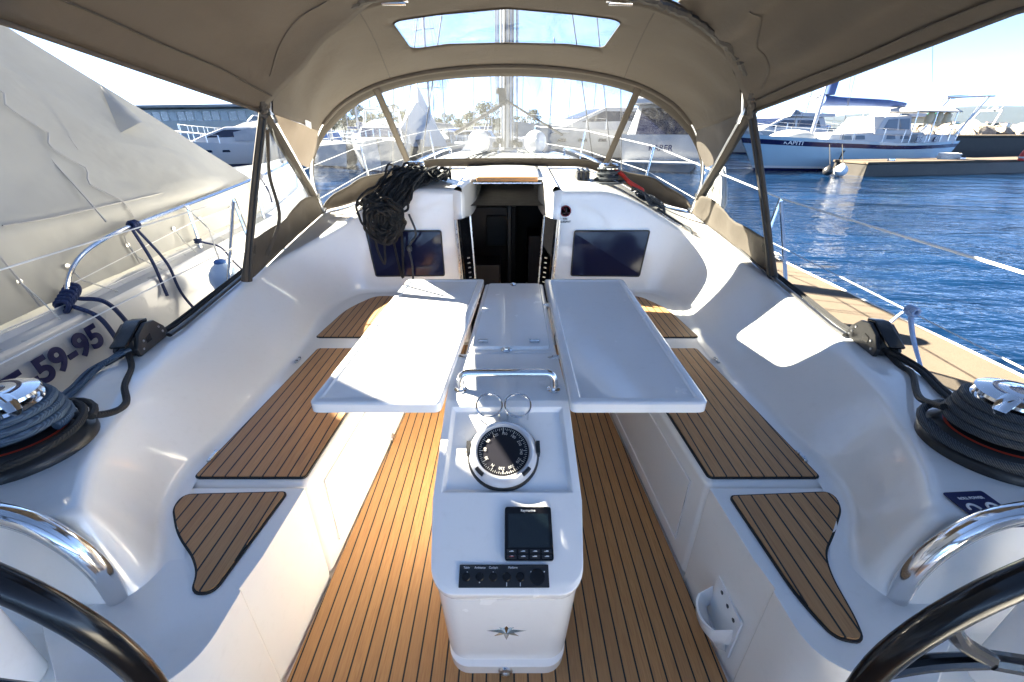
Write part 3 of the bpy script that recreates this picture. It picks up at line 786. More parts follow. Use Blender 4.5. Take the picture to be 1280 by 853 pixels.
# grab rail over console
hp = round_path([(-.142, 1.095, .625), (-.142, 1.10, .69), (.142, 1.10, .69), (.142, 1.095, .625)], [.055, .055], 10)
h = MB().tube(hp, .0125, 14); h.lathe([(.02, 0), (.02, .004), (.0135, .006)], 20, 0, Matrix.Translation((-.142, 1.095, .633))); h.lathe([(.02, 0), (.02, .004), (.0135, .006)], 20, 0, Matrix.Translation((.142, 1.095, .633)))
h.build('grab_rail', M['chrome'], table)
# cup-holder rings
for px in (612, 647):
    c = on_console(px, 513, .012); mb = MB()
    U = Vector((1, 0, 0)); V = CU
    ring = [c+U*(.037*cos(a))+V*(.037*sin(a))+CN*.018 for a in [2*pi*k/32 for k in range(32)]]
    mb.tube(ring, .0028, 8, True)
    for a in (-.5*pi-.9, -.5*pi+.9): 
        q = c+U*(.037*cos(a))+V*(.037*sin(a)); mb.tube([q+CN*.018, q-CN*.026], .0028, 8)
    mb.build('cup_ring', M['chrome'], table)
# compass
cc = on_console(629, 568, -DEP); MC = frame(cc, (1, 0, 0), CU)
comp = MB(); comp.lathe([(.098, 0), (.098, .010), (.093, .016)], 48, 1, MC); comp.lathe([(.093, .0165), (.091, .03), (.083, .043), (.079, .047), (.0735, .046), (.070, .040), (.069, .034)], 48, 0, MC)
cp = comp.build('compass', [M['bezel'], M['black']], table, smooth=40)
mb = MB().lathe([(.0695, .036), (.066, .038), (.060, .037), (.055, .034), (0, .030)], 48, 0, MC); mb.build('compass_card', M['card'], cp, smooth=40)
mb = MB()
for k in range(72):
    a = 2*pi*k/72; ln = .010 if k % 6 == 0 else (.007 if k % 2 == 0 else .0045)
    r0 = .0645; p0 = Vector((r0*cos(a), r0*sin(a), .0392)); p1 = Vector(((r0-ln)*cos(a), (r0-ln)*sin(a), .0378))
    mb.tube([MC @ p0, MC @ p1], .0007 if k % 6 else .0010, 4)
mb.tube([MC @ Vector((0, .0685, .041)), MC @ Vector((0, .050, .0365))], .0012, 4)
mb.lathe([(0, .033), (.0018, .032)], 8, 0, MC); mb.build('card_graduations', M['greyp'], cp, smooth=0)
for k, s in enumerate(('150', '180', '210', '240', '270', '300', '330', 'N', '30', '60', '90', '120')):
    a = pi/2-2*pi*k/12-radians(4); p = Vector((.0485*cos(a), .0485*sin(a), .0385))
    ux = Vector((-sin(a), cos(a), 0))*-1; text_mesh(s, .0108, MC @ frame(p, ux, Vector((cos(a), sin(a), 0))), M['greyp'], cp, 'card_number', .0002)
mb = MB()
for sx in (-1, 1):
    mb.box(MC @ Vector((.0945*sx, .012, .022)), (.010, .034, .03), 0, None, MC.to_3x3())
    arc = [MC @ Vector((.0845*cos(a)*1, .0845*sin(a), .0425)) for a in [(-.62 if sx > 0 else pi+.62)+.30*sx*(-k/8) for k in range(9)]]
    mb.tube(arc, .0062, 8)
mb.build('compass_clips', M['black'], cp)
# instrument display
def panel(px0, py0, px1, py1, lift, th, r, name, mat):
    c = on_console((px0+px1)/2, (py0+py1)/2); a = on_console(px0, (py0+py1)/2); b = on_console(px1, (py0+py1)/2); t = on_console((px0+px1)/2, py0); d = on_console((px0+px1)/2, py1)
    w = (b-a).length; hh = (t-d).length; Mx = frame(c+CN*lift, (1, 0, 0), CU)
    ob = MB().prism(round_poly([(-w/2, -hh/2), (w/2, -hh/2), (w/2, hh/2), (-w/2, hh/2)], r, 4), 0, th, 0, Mx).build(name, mat, table, smooth=30, bevel=.0015, seg=2)
    return ob, Mx, w, hh
ds, Mx, w, hh = panel(631, 634, 690, 701, 0, .011, .007, 'instrument_display', M['black_gloss'])
MB().prism([(-w*.43, -hh*.27), (w*.43, -hh*.27), (w*.43, hh*.36), (-w*.43, hh*.36)], .0112, .0118, 0, Mx).build('display_screen', M['screen'], ds, smooth=0)
text_mesh('Raymarine', .0085, Mx @ Matrix.Translation((0, hh*.42, .0118)), M['whitep'], ds, 'display_lettering')
mb = MB(); mb2 = MB()
for j in range(2):
    for i in range(4):
        x = lerp(-w*.36, w*.36, i/3); y = -hh*(.34+.09*j)
        mb.prism(round_poly([(x-w*.10, y-hh*.036), (x+w*.10, y-hh*.036), (x+w*.10, y+hh*.036), (x-w*.10, y+hh*.036)], .001, 2), .0112, .0135, 0, Mx)
        mb2.box(Mx @ Vector((x+random.uniform(-.001, .001), y, .0138)), (w*.09, .0012, .0006), 1 if (i == 0 and j == 1) else 0, None, Mx.to_3x3()); mb2.box(Mx @ Vector((x+.001, y+.0012, .0138)), (w*.05, .0012, .0006), 0, None, Mx.to_3x3())
mb.build('display_keys', M['black'], ds, smooth=0); mb2.build('key_symbols', [M['whitep'], M['orange']], ds, smooth=0)
sp_, Mx, w, hh = panel(574, 706, 686, 735, 0, .004, .002, 'switch_panel', M['black'])
for s, x in (('Table', -.42), ('Ambiance', -.27), ('Cockpit', -.12), ('Platform', .10)): text_mesh(s, .0064, Mx @ Matrix.Translation((w*x, hh*.36, .0042)), M['whitep'], sp_, 'switch_lettering')
mb = MB()
for x in (-.42, -.27, -.12, .03, .18): mb.lathe([(.0095, .004), (.0095, .007), (.008, .0085), (0, .0075)], 20, 0, Mx @ Matrix.Translation((w*x, -hh*.05, 0)))
mb.lathe([(.017, .004), (.017, .006), (.015, .007), (0, .007)], 24, 0, Mx @ Matrix.Translation((w*.37, -hh*.05, 0))); mb.build('switch_buttons', M['black_gloss'], sp_)
mb = MB()
for x in (.03, .18): mb.box(Mx @ Vector((w*x, -hh*.36, .0045)), (.0016, .0075, .001), 0, None, Mx.to_3x3())
for x, y in ((-.41, .16), (-.12, .16), (-.27, -.28), (.30, .18), (.45, .18), (.375, -.36)): mb.lathe([(0, .0052), (.0016, .0048)], 8, 0, Mx @ Matrix.Translation((w*x, hh*y, 0)))
mb.build('switch_marks', M['whitep'], sp_, smooth=0)
# eight-pointed star emblem, seam and drain on the console front
fy = lambda z: interp([(.062, .645), (.350, .636)], z)
ps = at_y(633, 786, .64); FM = frame((ps.x, fy(ps.z)-.002, ps.z), (1, 0, 0), (0, .06, 1))
mb = MB(); tips = []
for k in range(8):
    a = pi/2+k*pi/4; r_ = (.043 if k in (0, 4) else .074) if k % 2 == 0 else .050; tips.append(Vector((r_*cos(a), r_*sin(a)*(.8 if k % 2 else 1), 0)))
ctr = Vector((0, 0, .012))
for k in range(8):
    a = pi/2+k*pi/4; ri = .019
    l = Vector((ri*cos(a+pi/8), ri*sin(a+pi/8), .002)); r_ = Vector((ri*cos(a-pi/8), ri*sin(a-pi/8), .002))
    mb.add([FM @ p for p in (tips[k], r_, ctr)], [(0, 1, 2)]); mb.add([FM @ p for p in (tips[k], ctr, l)], [(0, 1, 2)])
mb.build('star_emblem', simple('bronze_chrome', (.42, .34, .25), .14, 1, .1), table, smooth=0)
pd = at_y(632, 838, .665); FD = frame((pd.x, .629, .028), (1, 0, 0), (0, 0, 1))
mb = MB().lathe([(0, .002), (.008, .003), (.009, .006), (.0165, .005), (.019, 0)], 24, 0, FD); mb.build('console_drain', M['steel'], table)
# ================================================================== SPRAYHOOD
hood = thing('sprayhood', 'tan canvas sprayhood with clear windscreen panels over the companionway', 'sprayhood', (0, 2.6, .8))
def mirror(ctrl): return [(-x, y, z) for x, y, z in ctrl[:0:-1]]+ctrl
RBc = [(0, 1.88, 1.82), (.35, 1.90, 1.805), (.62, 1.95, 1.765), (.86, 2.03, 1.67), (1.04, 2.14, 1.55), (1.13, 2.25, 1.425)]
FBc = [(0, 2.88, 1.675), (.40, 2.90, 1.655), (.75, 2.94, 1.595), (1.0, 2.985, 1.50), (1.15, 3.03, 1.40), (1.22, 3.06, 1.335)]
FBlow = [(1.31, 3.10, 1.20), (1.37, 3.17, 1.0), (1.365, 3.25, .80)]
RB = crom(mirror(RBc), 101); FBt = crom(mirror(FBc), 101)
FBfull = crom(mirror(FBc+FBlow), 121)
def crv(C, s):   # s in -1..1
    t = (s+1)/2*(len(C)-1); k = min(int(t), len(C)-2); return C[k].lerp(C[k+1], t-k)
def roof(s, b):
    p = crv(RB, s).lerp(crv(FBt, s), b); p.z += .035*sin(pi*b)*(1-abs(s)**3)+sin(pi*b)*sstep(.4, .7, abs(s))*(1-sstep(.82, .97, abs(s)))*.010*sin(b*17+s*9)+.004*sin(pi*b)*sin(s*21+b*6); return p
# roof with its window cut from one parametric sheet
def s_of_x(x, b):
    lo, hi = 0, 1
    for _ in range(30):
        m = (lo+hi)/2
        if roof(m, b).x < abs(x): lo = m
        else: hi = m
    return lo if x > 0 else -lo
win = [(-.505, .36), (-.3, .345), (0, .34), (.3, .345), (.505, .36), (.49, .70), (.3, .715), (0, .72), (-.3, .715), (-.49, .70)]
wp = [(s_of_x(x, b), b) for x, b in win]; wp = round_poly([(a*1.2, b) for a, b in wp], [.05, 0, 0, 0, .05, .05, 0, 0, 0, .05], 6); wp = [Vector((p.x/1.2, p.y)) for p in wp]
def inside(p, poly):
    c = False
    for i in range(len(poly)):
        a, b = poly[i-1], poly[i]
        if (a[1] > p[1]) != (b[1] > p[1]) and p[0] < (b[0]-a[0])*(p[1]-a[1])/(b[1]-a[1])+a[0]: c = not c
    return c
vs = [Vector(p) for p in wp]; nW = len(vs); ed = [(i, (i+1) % nW) for i in range(nW)]
nb0 = len(vs); bd = [(-1+2*k/60, 0) for k in range(61)]+[(1, k/16) for k in range(1, 17)]+[(1-2*k/60, 1) for k in range(1, 61)]+[(-1, 1-k/16) for k in range(1, 16)]
vs += [Vector(p) for p in bd]; ed += [(nb0+i, nb0+(i+1) % len(bd)) for i in range(len(bd))]
for i in range(1, 60):
    for j in range(1, 16):
        p = Vector((-1+2*i/60, j/16))
        if min((p-q).length for q in wp) > .012: vs.append(p)
ov, oe, of, *_ = delaunay_2d_cdt(vs, ed, [], 0, 1e-6)
fab = MB(); wn = MB(); P3 = [roof(p.x, p.y) for p in ov]
for f in of:
    c = sum((ov[i] for i in f), Vector((0, 0)))/len(f)
    (wn if inside(c, wp) else fab).f.append(tuple(f))
for m_ in (fab, wn): m_.v = [tuple(p) for p in P3]; m_.m = [0]*len(m_.f)
def clean(ob):
    bm = bmesh.new(); bm.from_mesh(ob.data); bmesh.ops.delete(bm, geom=[v for v in bm.verts if not v.link_faces], context='VERTS'); bm.to_mesh(ob.data); bm.free()
rf = fab.build('roof_canvas', M['canvas'], hood, smooth=60); clean(rf); rf.modifiers.new('s', 'SOLIDIFY').thickness = .003
w_ = wn.build('roof_window', M['vinyl_roof'], hood, smooth=60); clean(w_)
mb = MB(); mb.tube([roof(p.x, p.y)+Vector((0, -.002, -.004)) for p in wp], .0035, 6, True); mb.build('roof_window_seam', M['canvas_dark'], hood)
# bows
for q_ in (-.36, .36):
    MB().tube([roof(q_, .12+.88*k/30)+Vector((0, 0, -.005)) for k in range(31)], .003, 5, flat=.5).build('roof_seam', M['canvas_dark'], hood)
tb = MB(); tb.tube(FBfull, .0135, 10); tb.build('front_bow', M['chrome'], hood)
mb = MB(); inner = [p+Vector((0, -.012, -.006)) for p in FBfull]
sl = [p for p in FBfull[28:93]]
mb.tube(sl, .021, 10); mb.build('bow_sleeve', M['canvas'], hood)
post_top = Vector((1.13, 2.25, 1.43)); base_f = Vector((1.365, 3.25, .80))
POSTL = []
for sx in (1, -1):
    f = lambda x, y, z: Vector((x*sx, y, z))
    foot = f(1.40, 2.15, HZ(1.40, 2.17)) if sx > 0 else f(1.335, 2.08, HZ(1.335, 2.08)+.01); top = f(1.13, 2.25, 1.44)
    mb = MB(); ptsp = crom([top, top.lerp(foot, .33)+f(.006, .0, 0), top.lerp(foot, .66)+f(.006, .0, 0), foot], 24)
    # rear edge: a folded canvas strip wrapped on the edge
    mb.tube(ptsp, [.026]*20+[.030, .032, .034, .036], 10, flat=.6); mb.build('side_edge_strip', M['canvas_dark'], hood)
    mb = MB(); mb.tube([p+Vector((-.017*sx, -.012, 0)) for p in ptsp], .007, 6); mb.build('zip_edge', M['black_matte'], hood)
    # diagonal leg of the frame and its canvas sleeve
    dg = crom([f(1.12, 2.26, 1.42), f(1.215, 2.62, 1.22), f(1.315, 3.02, .98), f(1.365, 3.25, .79)], 30)
    mb = MB(); mb.tube(dg, .013, 10); mb.tube([f(1.075, 2.23, 1.52), f(1.115, 2.27, 1.42), f(1.13, 2.33, 1.38)], .0125, 8); mb.build('frame_leg', M['chrome'], hood)
    mb = MB(); mb.tube([p+Vector((.016*sx, -.010, .0)) for p in dg[:28]], [.030]*22+[.030, .03, .028, .026, .024, .02], 10, flat=.55); mb.build('leg_sleeve', M['canvas_dark'], hood)
    mb = MB(); mb.lathe([(0, -.02), (.018, -.02), (.02, 0), (.018, .02), (0, .02)], 12, 0, frame(f(1.335, 3.10, .93), (0, 1, 0), (0, 0, 1))); mb.box(f(1.365, 3.25, .805), (.03, .05, .03)); mb.box(f(1.12, 2.26, 1.43), (.03, .03, .05)); mb.build('frame_fitting', M['steel'], hood)
    # gusset of canvas between roof edge, front bow and the leg
    g = [[crv(RB, sx*1.0).lerp(crv(FBt, sx*1.0), t) for t in [k/10 for k in range(11)]]]
    lowg = [dg[0].lerp(dg[16], k/10)+Vector((.004*sx, 0, .0)) for k in range(11)]
    bowpt = f(1.325, 3.12, 1.15)
    lowg = [dg[int(k/10*15)] if k < 9 else dg[15].lerp(bowpt, (k-8)/2) for k in range(11)]
    rows = [[a.lerp(b, t)+Vector((.015*sin(t*pi)*sx*sin(i*1.1), 0, 0)) for i, (a, b) in enumerate(zip(g[0], lowg))] for t in [k/8 for k in range(9)]]
    MB().sheet(rows).build('gusset', M['canvas'], hood, smooth=60)
    # clear side panel between rear edge and diagonal leg, skirt below
    rows = []
    for k in range(25):
        t = k/24; a = ptsp[int(t*23)]; b = dg[int(t*29)]+Vector((.012*sx, 0, 0))
        rows.append([a.lerp(b, j/14)+Vector((.022*sx*sin(pi*j/14)*t+.006*sx*sin(5*t+j), 0, 0)) for j in range(15)])
    split = 16
    MB().sheet(rows[:22]).build('side_window', M['vinyl'], hood, smooth=60)
    low = rows[split:]
    # skirt with a wavy upper edge, hanging just inside the clear panel
    sk = []
    fz = lambda t_, j: rows[int(t_)][j].lerp(rows[min(24, int(t_)+1)][j], t_-int(t_))
    tp = [fz(interp([(0, 18.3), (.2, 18.9), (.45, 19.4), (.7, 18.2), (.85, 17.6), (1, 18.4)], j/14), j)+Vector((-.006*sx, -.004, 0)) for j in range(15)]
    ft = [foot.lerp(base_f if sx > 0 else Vector((-base_f.x, base_f.y, base_f.z)), j/14) for j in range(15)]
    ft = [Vector((p.x, p.y, HZ(p.x, p.y)+.004)) for p in ft]
    for k in range(10):
        t = k/9; sk.append([a.lerp(b, t)+Vector((.016*sx*sin(j*1.7+t*2)*sin(pi*t), .006*sin(j*2.1), 0)) for j, (a, b) in enumerate(zip(tp, ft))])
    MB().sheet(sk).build('side_skirt', M['canvas_dark'], hood, smooth=60, solid=.003)
    if sx > 0: continue
    # spare strap tied on the side panel
    mb = MB(); q0 = ptsp[12].lerp(dg[17], .28); mb.tube(crom([ptsp[2].lerp(dg[2], .3)+Vector((0, 0, -.03)), q0+Vector((-.01*sx, 0, .1)), q0+Vector((-.01*sx, 0, -.12)), ptsp[20].lerp(dg[22], .16)+Vector((-.012*sx, 0, -.05))], 20), .010, 6, flat=.3)
    mb.build('strap', M['canvas_dark'], hood)
# windscreen
BLc = [(0, 3.57), (.35, 3.56), (.70, 3.53), (1.0, 3.52), (1.22, 3.47), (1.345, 3.37), (1.368, 3.26)]
BL = crom([(x, y, HZ(x, y)+.01) for x, y in ([(-a, b) for a, b in BLc[:0:-1]]+BLc)], 121)
for p in BL: p.z = HZ(p.x, p.y)+.008
TB = resample(FBfull, 121)
def scr(s, b):
    return crv(TB, s).lerp(crv(BL, s), b)+Vector((0, .025*sin(pi*b)*(1-s*s), 0))
# ribbon splits where the struts run
def s_match(C, x):
    best = min(range(len(C)//2, len(C)), key=lambda i: abs(C[i].x-x)); return -1+2*best/(len(C)-1)
def strut_s(b): return lerp(s_match(TB, .80), s_match(BL, .745), b)
rows = [[scr(-1+2*i/80, j/16) for i in range(81)] for j in range(17)]
def skirt_b(s):
    a = abs(s); return .90-.10*sstep(.30, .62, a)-.08*sstep(.62, .8, a)+.06*sin(a*9)*sstep(.4, .6, a)
for (sa, sb, nm) in ((-1, -1, 'windscreen_side'), (-1, 1, 'windscreen_centre'), (1, 1, 'windscreen_side')):
    rows = []
    for j in range(17):
        b = j/16; ss = strut_s(b)
        x0, x1 = {(-1, -1): (-.985, -ss), (-1, 1): (-ss, ss), (1, 1): (ss, .985)}[(sa, sb)]
        rows.append([scr(lerp(x0, x1, i/40), b) for i in range(41)])
    MB().sheet(rows).build(nm, M['vinyl'], hood, smooth=60)
for sx in (1, -1):
    pts = [scr(sx*strut_s(b), b)+Vector((0, -.012, 0)) for b in [k/14 for k in range(14)]]
    rows = [[p+Vector((-.022+.044*j/4, -.008*(1-abs(j-2)/2), 0)) for j in range(5)] for p in pts]
    MB().sheet(rows).build('windscreen_strut', M['canvas'], hood, smooth=60, solid=.004)
mb = MB()   # canvas margin under the front bow
for (s0, s1) in ((-.97, .97),):
    rows = []
    for i in range(101):
        s = lerp(s0, s1, i/100); wdt = .085+.02*sstep(.45, .6, abs(s)); rows.append([scr(s, wdt*k/3)+Vector((0, -.006, 0)) for k in range(4)])
    mb.sheet(rows)
mb.build('bow_margin', M['canvas_dark'], hood, smooth=60, solid=.003)
mb = MB(); rows = []
for i in range(121):
    s = -1+2*i/120; bt = skirt_b(s); r = []
    for k in range(8):
        t = k/7; p = scr(s, lerp(bt, 1, t)); w = sin(s*60)*.006*sin(pi*t)+(.03*sin(pi*t)*(sstep(.45, .7, abs(s)))); p = p+Vector((0, -.006-abs(w), 0)); p.z = max(p.z, HZ(p.x, p.y)+.006); r.append(p)
    rows.append(r)
mb.sheet(rows); mb.build('windscreen_skirt', M['canvas'], hood, smooth=60, solid=.003)
mb = MB()
for i in range(121):
    pass
mb.tube([scr(s, skirt_b(s))+Vector((0, -.012, 0)) for s in [-.99+1.98*i/100 for i in range(101)]], .007, 6, flat=.6); mb.build('skirt_hem', M['canvas_dark'], hood)
# crumpled piping round the rear opening, inner pocket and chrome fittings
random.seed(3)
def crumple(C, off, amp, r, n=160):
    out = []
    for i in range(n):
        s = -1+2*i/(n-1); p = crv(C, s)+Vector(off); out.append(p+Vector((random.uniform(-amp, amp), random.uniform(-amp, amp), random.uniform(-amp, amp)*.5)))
    return out
mb = MB(); mb.tube(crumple(RB, (0, -.022, -.030), .006, .01), [.013+.006*abs(sin(i*1.7)) for i in range(160)], 7, flat=.7); mb.build('rear_zip', M['zip'], hood)
mb = MB(); rows = []
for i in range(121):
    s = -1+2*i/120; rows.append([roof(s, b)+Vector((0, 0, -.008-.028*sin(pi*(b-.0)/.11))) for b in (0, .02, .04, .06, .08, .10, .11)])
mb.sheet(rows); mb.build('bow_pocket', M['canvas'], hood, smooth=60)
mb = MB(); mb.tube([roof(-1+2*i/100, .118)+Vector((random.uniform(-.002, .002), random.uniform(-.004, .004), -.008)) for i in range(5, 96)], .0035, 5); mb.build('pocket_seam', M['canvas_dark'], hood)
mb = MB()
for x in (-.42, .42):
    s = s_of_x(x, .06); p = roof(s, .05); mb.box(p+Vector((0, 0, -.026)), (.11, .022, .010)); mb.tube([p+Vector((-.045, 0, -.032)), p+Vector((.045, 0, -.034))], .009, 8)
mb.build('bow_fittings', M['chrome'], hood, bevel=.003)
mb = MB(); p = crv(FBt, -1.0).lerp(post_top*Vector((-1, 1, 1)) if False else Vector((-1.12, 2.25, 1.43)), .45)
MB().box(Vector((-1.17, 2.80, 1.372)), (.004, .075, .035), R=Matrix.Rotation(radians(-12), 3, 'X')).build('care_label', M['white'], hood)

# ================================================================== BIMINI (joined to the sprayhood by side panels)
bim = thing('bimini_awning', 'tan canvas bimini panels sloping up and aft from the sprayhood', 'awning', (0, 0, 1.7))
def bim_edge(y, sx=1): # outer edge x, z
    x = interp([(-1.3, 1.85), (1.0, 1.82), (1.16, 1.70), (1.27, 1.262), (2.25, 1.13)], y); z = interp([(-1.3, 1.72), (.4, 1.68), (1.27, 1.60+(.022 if sx > 0 else 0)), (2.25, 1.42)], y); return x, z
GAP = dict(x0=.06, x1=.66)
for sx in (1, -1):
    rows = []; n = 40
    for i in range(n+1):
        t = i/n            # 0 at sprayhood bow, 1 aft
        r = []
        for j in range(41):
            w = j/40       # 1 at outer edge, 0 towards the centre
            s0 = lerp(.40 if sx > 0 else -.05, 1.0, w); a = crv(RB, s0)
            yy = lerp(a.y-.02, .9, t)
            ye = yy; xe, ze = bim_edge(ye, sx)
            xi = lerp(crv(RB, .40 if sx > 0 else -.05).x, GAP['x1'] if sx > 0 else -GAP['x0'], min(1, t*2)) 
            xx = lerp(xi, xe, w); cz = lerp(1.82, 2.02, t)
            crown = (1-w)**.0
            z0 = a.z; z1 = ze+(cz-ze)*(1-(xx/xe)**2)
            y0_ = a.y-.02; xe0, ze0 = bim_edge(y0_, sx); cz0 = 1.82; z1 = ze+(lerp(1.82, 2.02, t)-ze)*(1-(xx/xe)**2); z10 = ze0+(cz0-ze0)*(1-(lerp(crv(RB, .40 if sx > 0 else -.05).x, xe0, w)/xe0)**2)
            zz = z1+(z0-z10)*(1-sstep(0, .3, t))
            wr = .016*sin(14*w+3*t)*sin(pi*w)*min(1, t*4)+.008*sin(17*t-9*w)*sin(pi*w)+.006*sin(31*w+5*t)*sin(pi*w)
            r.append(Vector((xx*sx, yy, zz+wr-.004)))
        rows.append(r)
    MB().sheet(rows).build('side_panel', M['canvas'], bim, smooth=70, solid=.0025)
    mb = MB(); mb.tube([rows[i][40]+Vector((0, 0, -.004)) for i in range(n+1)], .008, 6); mb.build('edge_hem', M['canvas'], bim)
    mb = MB(); mb.tube([rows[i][36].lerp(rows[i][37], .5)+Vector((0, 0, -.006)) for i in range(1, n)], .006, 6, flat=.5); mb.build('edge_seam', M['canvas_dark'], bim)
    mb = MB(); mb.tube([(lambda ti, tj: rows[int(ti)][int(tj)].lerp(rows[int(ti)+1][int(tj)], ti-int(ti)).lerp(rows[int(ti)][int(tj)+1].lerp(rows[int(ti)+1][int(tj)+1], ti-int(ti)), tj-int(tj)))(4+5*(1-k/48)+.8*sin(k*.22), 12.+22*k/48)+Vector((0, 0, -.003)) for k in range(49)], .005, 5, flat=.5); mb.build('panel_seam', M['canvas'], bim)
mb = MB()
for y in (.93,):
    xe, ze = bim_edge(y); tt = (2.25-y)/1.35; cz = lerp(1.82, 2.02, tt)
    pts = [Vector((x, y, ze+(cz-ze)*(1-(x/xe)**2)+.022)) for x in [lerp(-xe*.99, xe*.99, k/30) for k in range(31)]]
    pts = [Vector((-1.56, -.3, .5))]+[Vector((-1.72, y*.7, 1.2))]+pts+[Vector((1.72, y*.7, 1.2)), Vector((1.56, -.3, .5))]
    mb.tube(pts, .0125, 8)
mb.build('bimini_bow', M['chrome'], bim)

# ================================================================== WINCHES
def make_winch(name, label, x, y, z, scale, wraps, ropem, base_r=.15, collar=True, group=None):
    t = thing(name, label, 'winch', (x, y, z), group); S = scale; T = Matrix.Translation((x, y, z))
    b = MB(); b.lathe([(base_r, 0), (base_r, .018*S), (base_r*.97, .028*S), (.118*S, .062*S), (.108*S, .068*S), (.10*S, .07*S)], 48, 0, T); b.build('base', M['black'], t)
    b = MB(); b.lathe([(.122*S+.0005, .0608*S), (.124*S, .0615*S), (.120*S, .0635*S), (.117*S, .0632*S)], 48, 0, T); b.build('trim_ring', M['orange'], t)
    b = MB(); b.lathe([(.094*S, .068*S), (.082*S, .08*S), (.076*S, .10*S), (.078*S, .14*S), (.092*S, .158*S)], 40, 0, T); b.build('drum', M['black'], t)
    b = MB(); b.lathe([(.100*S, .158*S), (.104*S, .163*S), (.100*S, .172*S), (.086*S, .176*S)], 40, 0, T)
    b.lathe([(.086*S, .184*S), (.100*S, .188*S), (.098*S, .197*S), (.070*S, .208*S), (.03*S, .212*S), (.028*S, .206*S), (.016*S, .204*S), (0, .204*S)], 40, 0, T)
    b.build('self_tailer', M['chrome'], t)
    b = MB(); a0 = radians(205 if x > 0 else -25); arm = [Vector((x, y, z))+Vector((r_*S*cos(a0), r_*S*sin(a0), zz*S)) for r_, zz in ((.06, .204), (.10, .196), (.118, .178), (.112, .158))]; b.tube(arm, [.022*S, .020*S, .016*S, .010*S], 10, flat=.5); b.build('feeder_arm', M['chrome'], t)
    b = MB(); b.lathe([(.030*S, .2085*S), (.062*S, .2105*S), (.066*S, .206*S)], 32, 0, T); b.build('cap', M['navy'], t)
    return t
def wraps_mesh(x, y, z0, r0, pitch, turns, rr, n=28, jit=.002, seed=1):
    rnd = random.Random(seed); pts = []
    for i in range(int(turns*n)+1):
        a = 2*pi*i/n; f = i/(turns*n); pts.append((x+(r0(f))*cos(a)+rnd.uniform(-jit, jit), y+r0(f)*sin(a)+rnd.uniform(-jit, jit), z0+pitch*i/n))
    return pts
for sx, lab in ((1, 'large black winch with grey rope wraps beside the dock'), (-1, 'large black winch with slate rope wraps beside the neighbouring hull')):
    wx, wy = 1.225*sx, .845; wz = HZ(wx, wy)
    make_winch('sheet_winch', lab, wx, wy, wz, .82, 4, None, .142, group='big cockpit winches')
    rp = M['rope_grey'] if sx > 0 else M['rope_slate']
    mb = MB(); mb.tube(wraps_mesh(wx, wy, wz+.068, lambda f: .106-.020*f, .019, 3.9, .011, jit=.0015), .0108, 10)
    L = 'grey flecked rope wound round the winch beside the dock' if sx > 0 else 'slate blue rope wound round the winch beside the neighbouring hull'
    o = mb.build('wound_sheet', rp); tag(o, L, 'rope')
    # loose outer turns lying on the base
    mb = MB(); pts = []
    for i in range(64):
        a = 2*pi*i/30+(2.6 if sx > 0 else .5); r = .134+.012*sin(a*1.5)+.003*(i/30); pts.append((wx+r*cos(a), wy+r*sin(a), wz+.040+.020*(i/64)+.008*sin(a+1)))
    mb.tube(pts[:46], .0098, 8); o = mb.build('loose_sheet', rp if sx > 0 else M['rope_black']); tag(o, ('grey rope' if sx > 0 else 'black rope')+' lying loose round the foot of the '+('dock side' if sx > 0 else 'hull side')+' winch', 'rope')
# cabin-top winches
def small_winch(x, y, lab):
    z = HZ(x, y); t = thing('cabin_winch', lab, 'winch', (x, y, z), 'small cabin top winches'); T = Matrix.Translation((x, y, z))
    MB().lathe([(.075, 0), (.075, .012), (.06, .02), (.058, .022)], 32, 0, T).build('base', M['black'], t)
    MB().lathe([(.056, .02), (.046, .035), (.046, .08), (.056, .092)], 32, 0, T).build('drum', M['steel'], t)
    MB().lathe([(.06, .092), (.062, .1), (.058, .106), (.06, .112), (.055, .122), (.02, .126), (.012, .12), (0, .12)], 32, 0, T).build('self_tailer', M['chrome'], t)
small_winch(-.60, 2.98, 'small steel cabin top winch buried under the black rope heap')
small_winch(.66, 2.98, 'small steel cabin top winch wrapped in grey line beside the red tail')
# grey line on starboard cabin winch
wx, wy = .66, 2.98; wz = HZ(wx, wy); rnd = random.Random(5)
mb = MB(); mb.tube(wraps_mesh(wx, wy, wz+.022, lambda f: .066+.016*sin(f*40)-.018*f, .0095, 9, .006, jit=.003), .0062, 6)
pts = [(wx+.11*cos(a)*(1+.15*sin(3*a)), wy-.03+.085*sin(a), wz+.008+.004*(a/6)) for a in [2*pi*k/24 for k in range(60)]]; mb.tube(crom(pts, 120), .0055, 6)
for k in range(7):
    c = Vector((.93+rnd.uniform(-.05, .06), 2.90+rnd.uniform(-.06, .05), 0)); q = []
    for i in range(12):
        a = 2*pi*i/12+rnd.random(); r = .05+rnd.uniform(-.02, .03); x_, y_ = c.x+r*cos(a)*1.5, c.y+r*sin(a)*.8; q.append((x_, y_, HZ(x_, y_)+.012+rnd.uniform(0, .05)))
    mb.tube(crom(q, 48, True), .0055, 6, True)
q = [(.98, 2.86), (1.06, 2.78), (1.12, 2.72), (1.14, 2.66)]; mb.tube(crom([(a, b, HZ(a, b)+.015) for a, b in q]+[(1.15, 2.62, .72), (1.16, 2.60, .66)], 30), .0065, 6)
o = mb.build('grey_line_coil', M['rope_grey']); tag(o, 'grey line coiled round the small winch and trailing over the cabin edge', 'rope')
mb = MB(); rows = [[Vector((lerp(.70, .88, t)+.01*sin(8*t), lerp(2.99, 2.90, t), HZ(.7+.18*t, 2.95)+.085-.045*t+w*.03)) for t in [k/12 for k in range(13)]] for w in (0, .5, 1)]
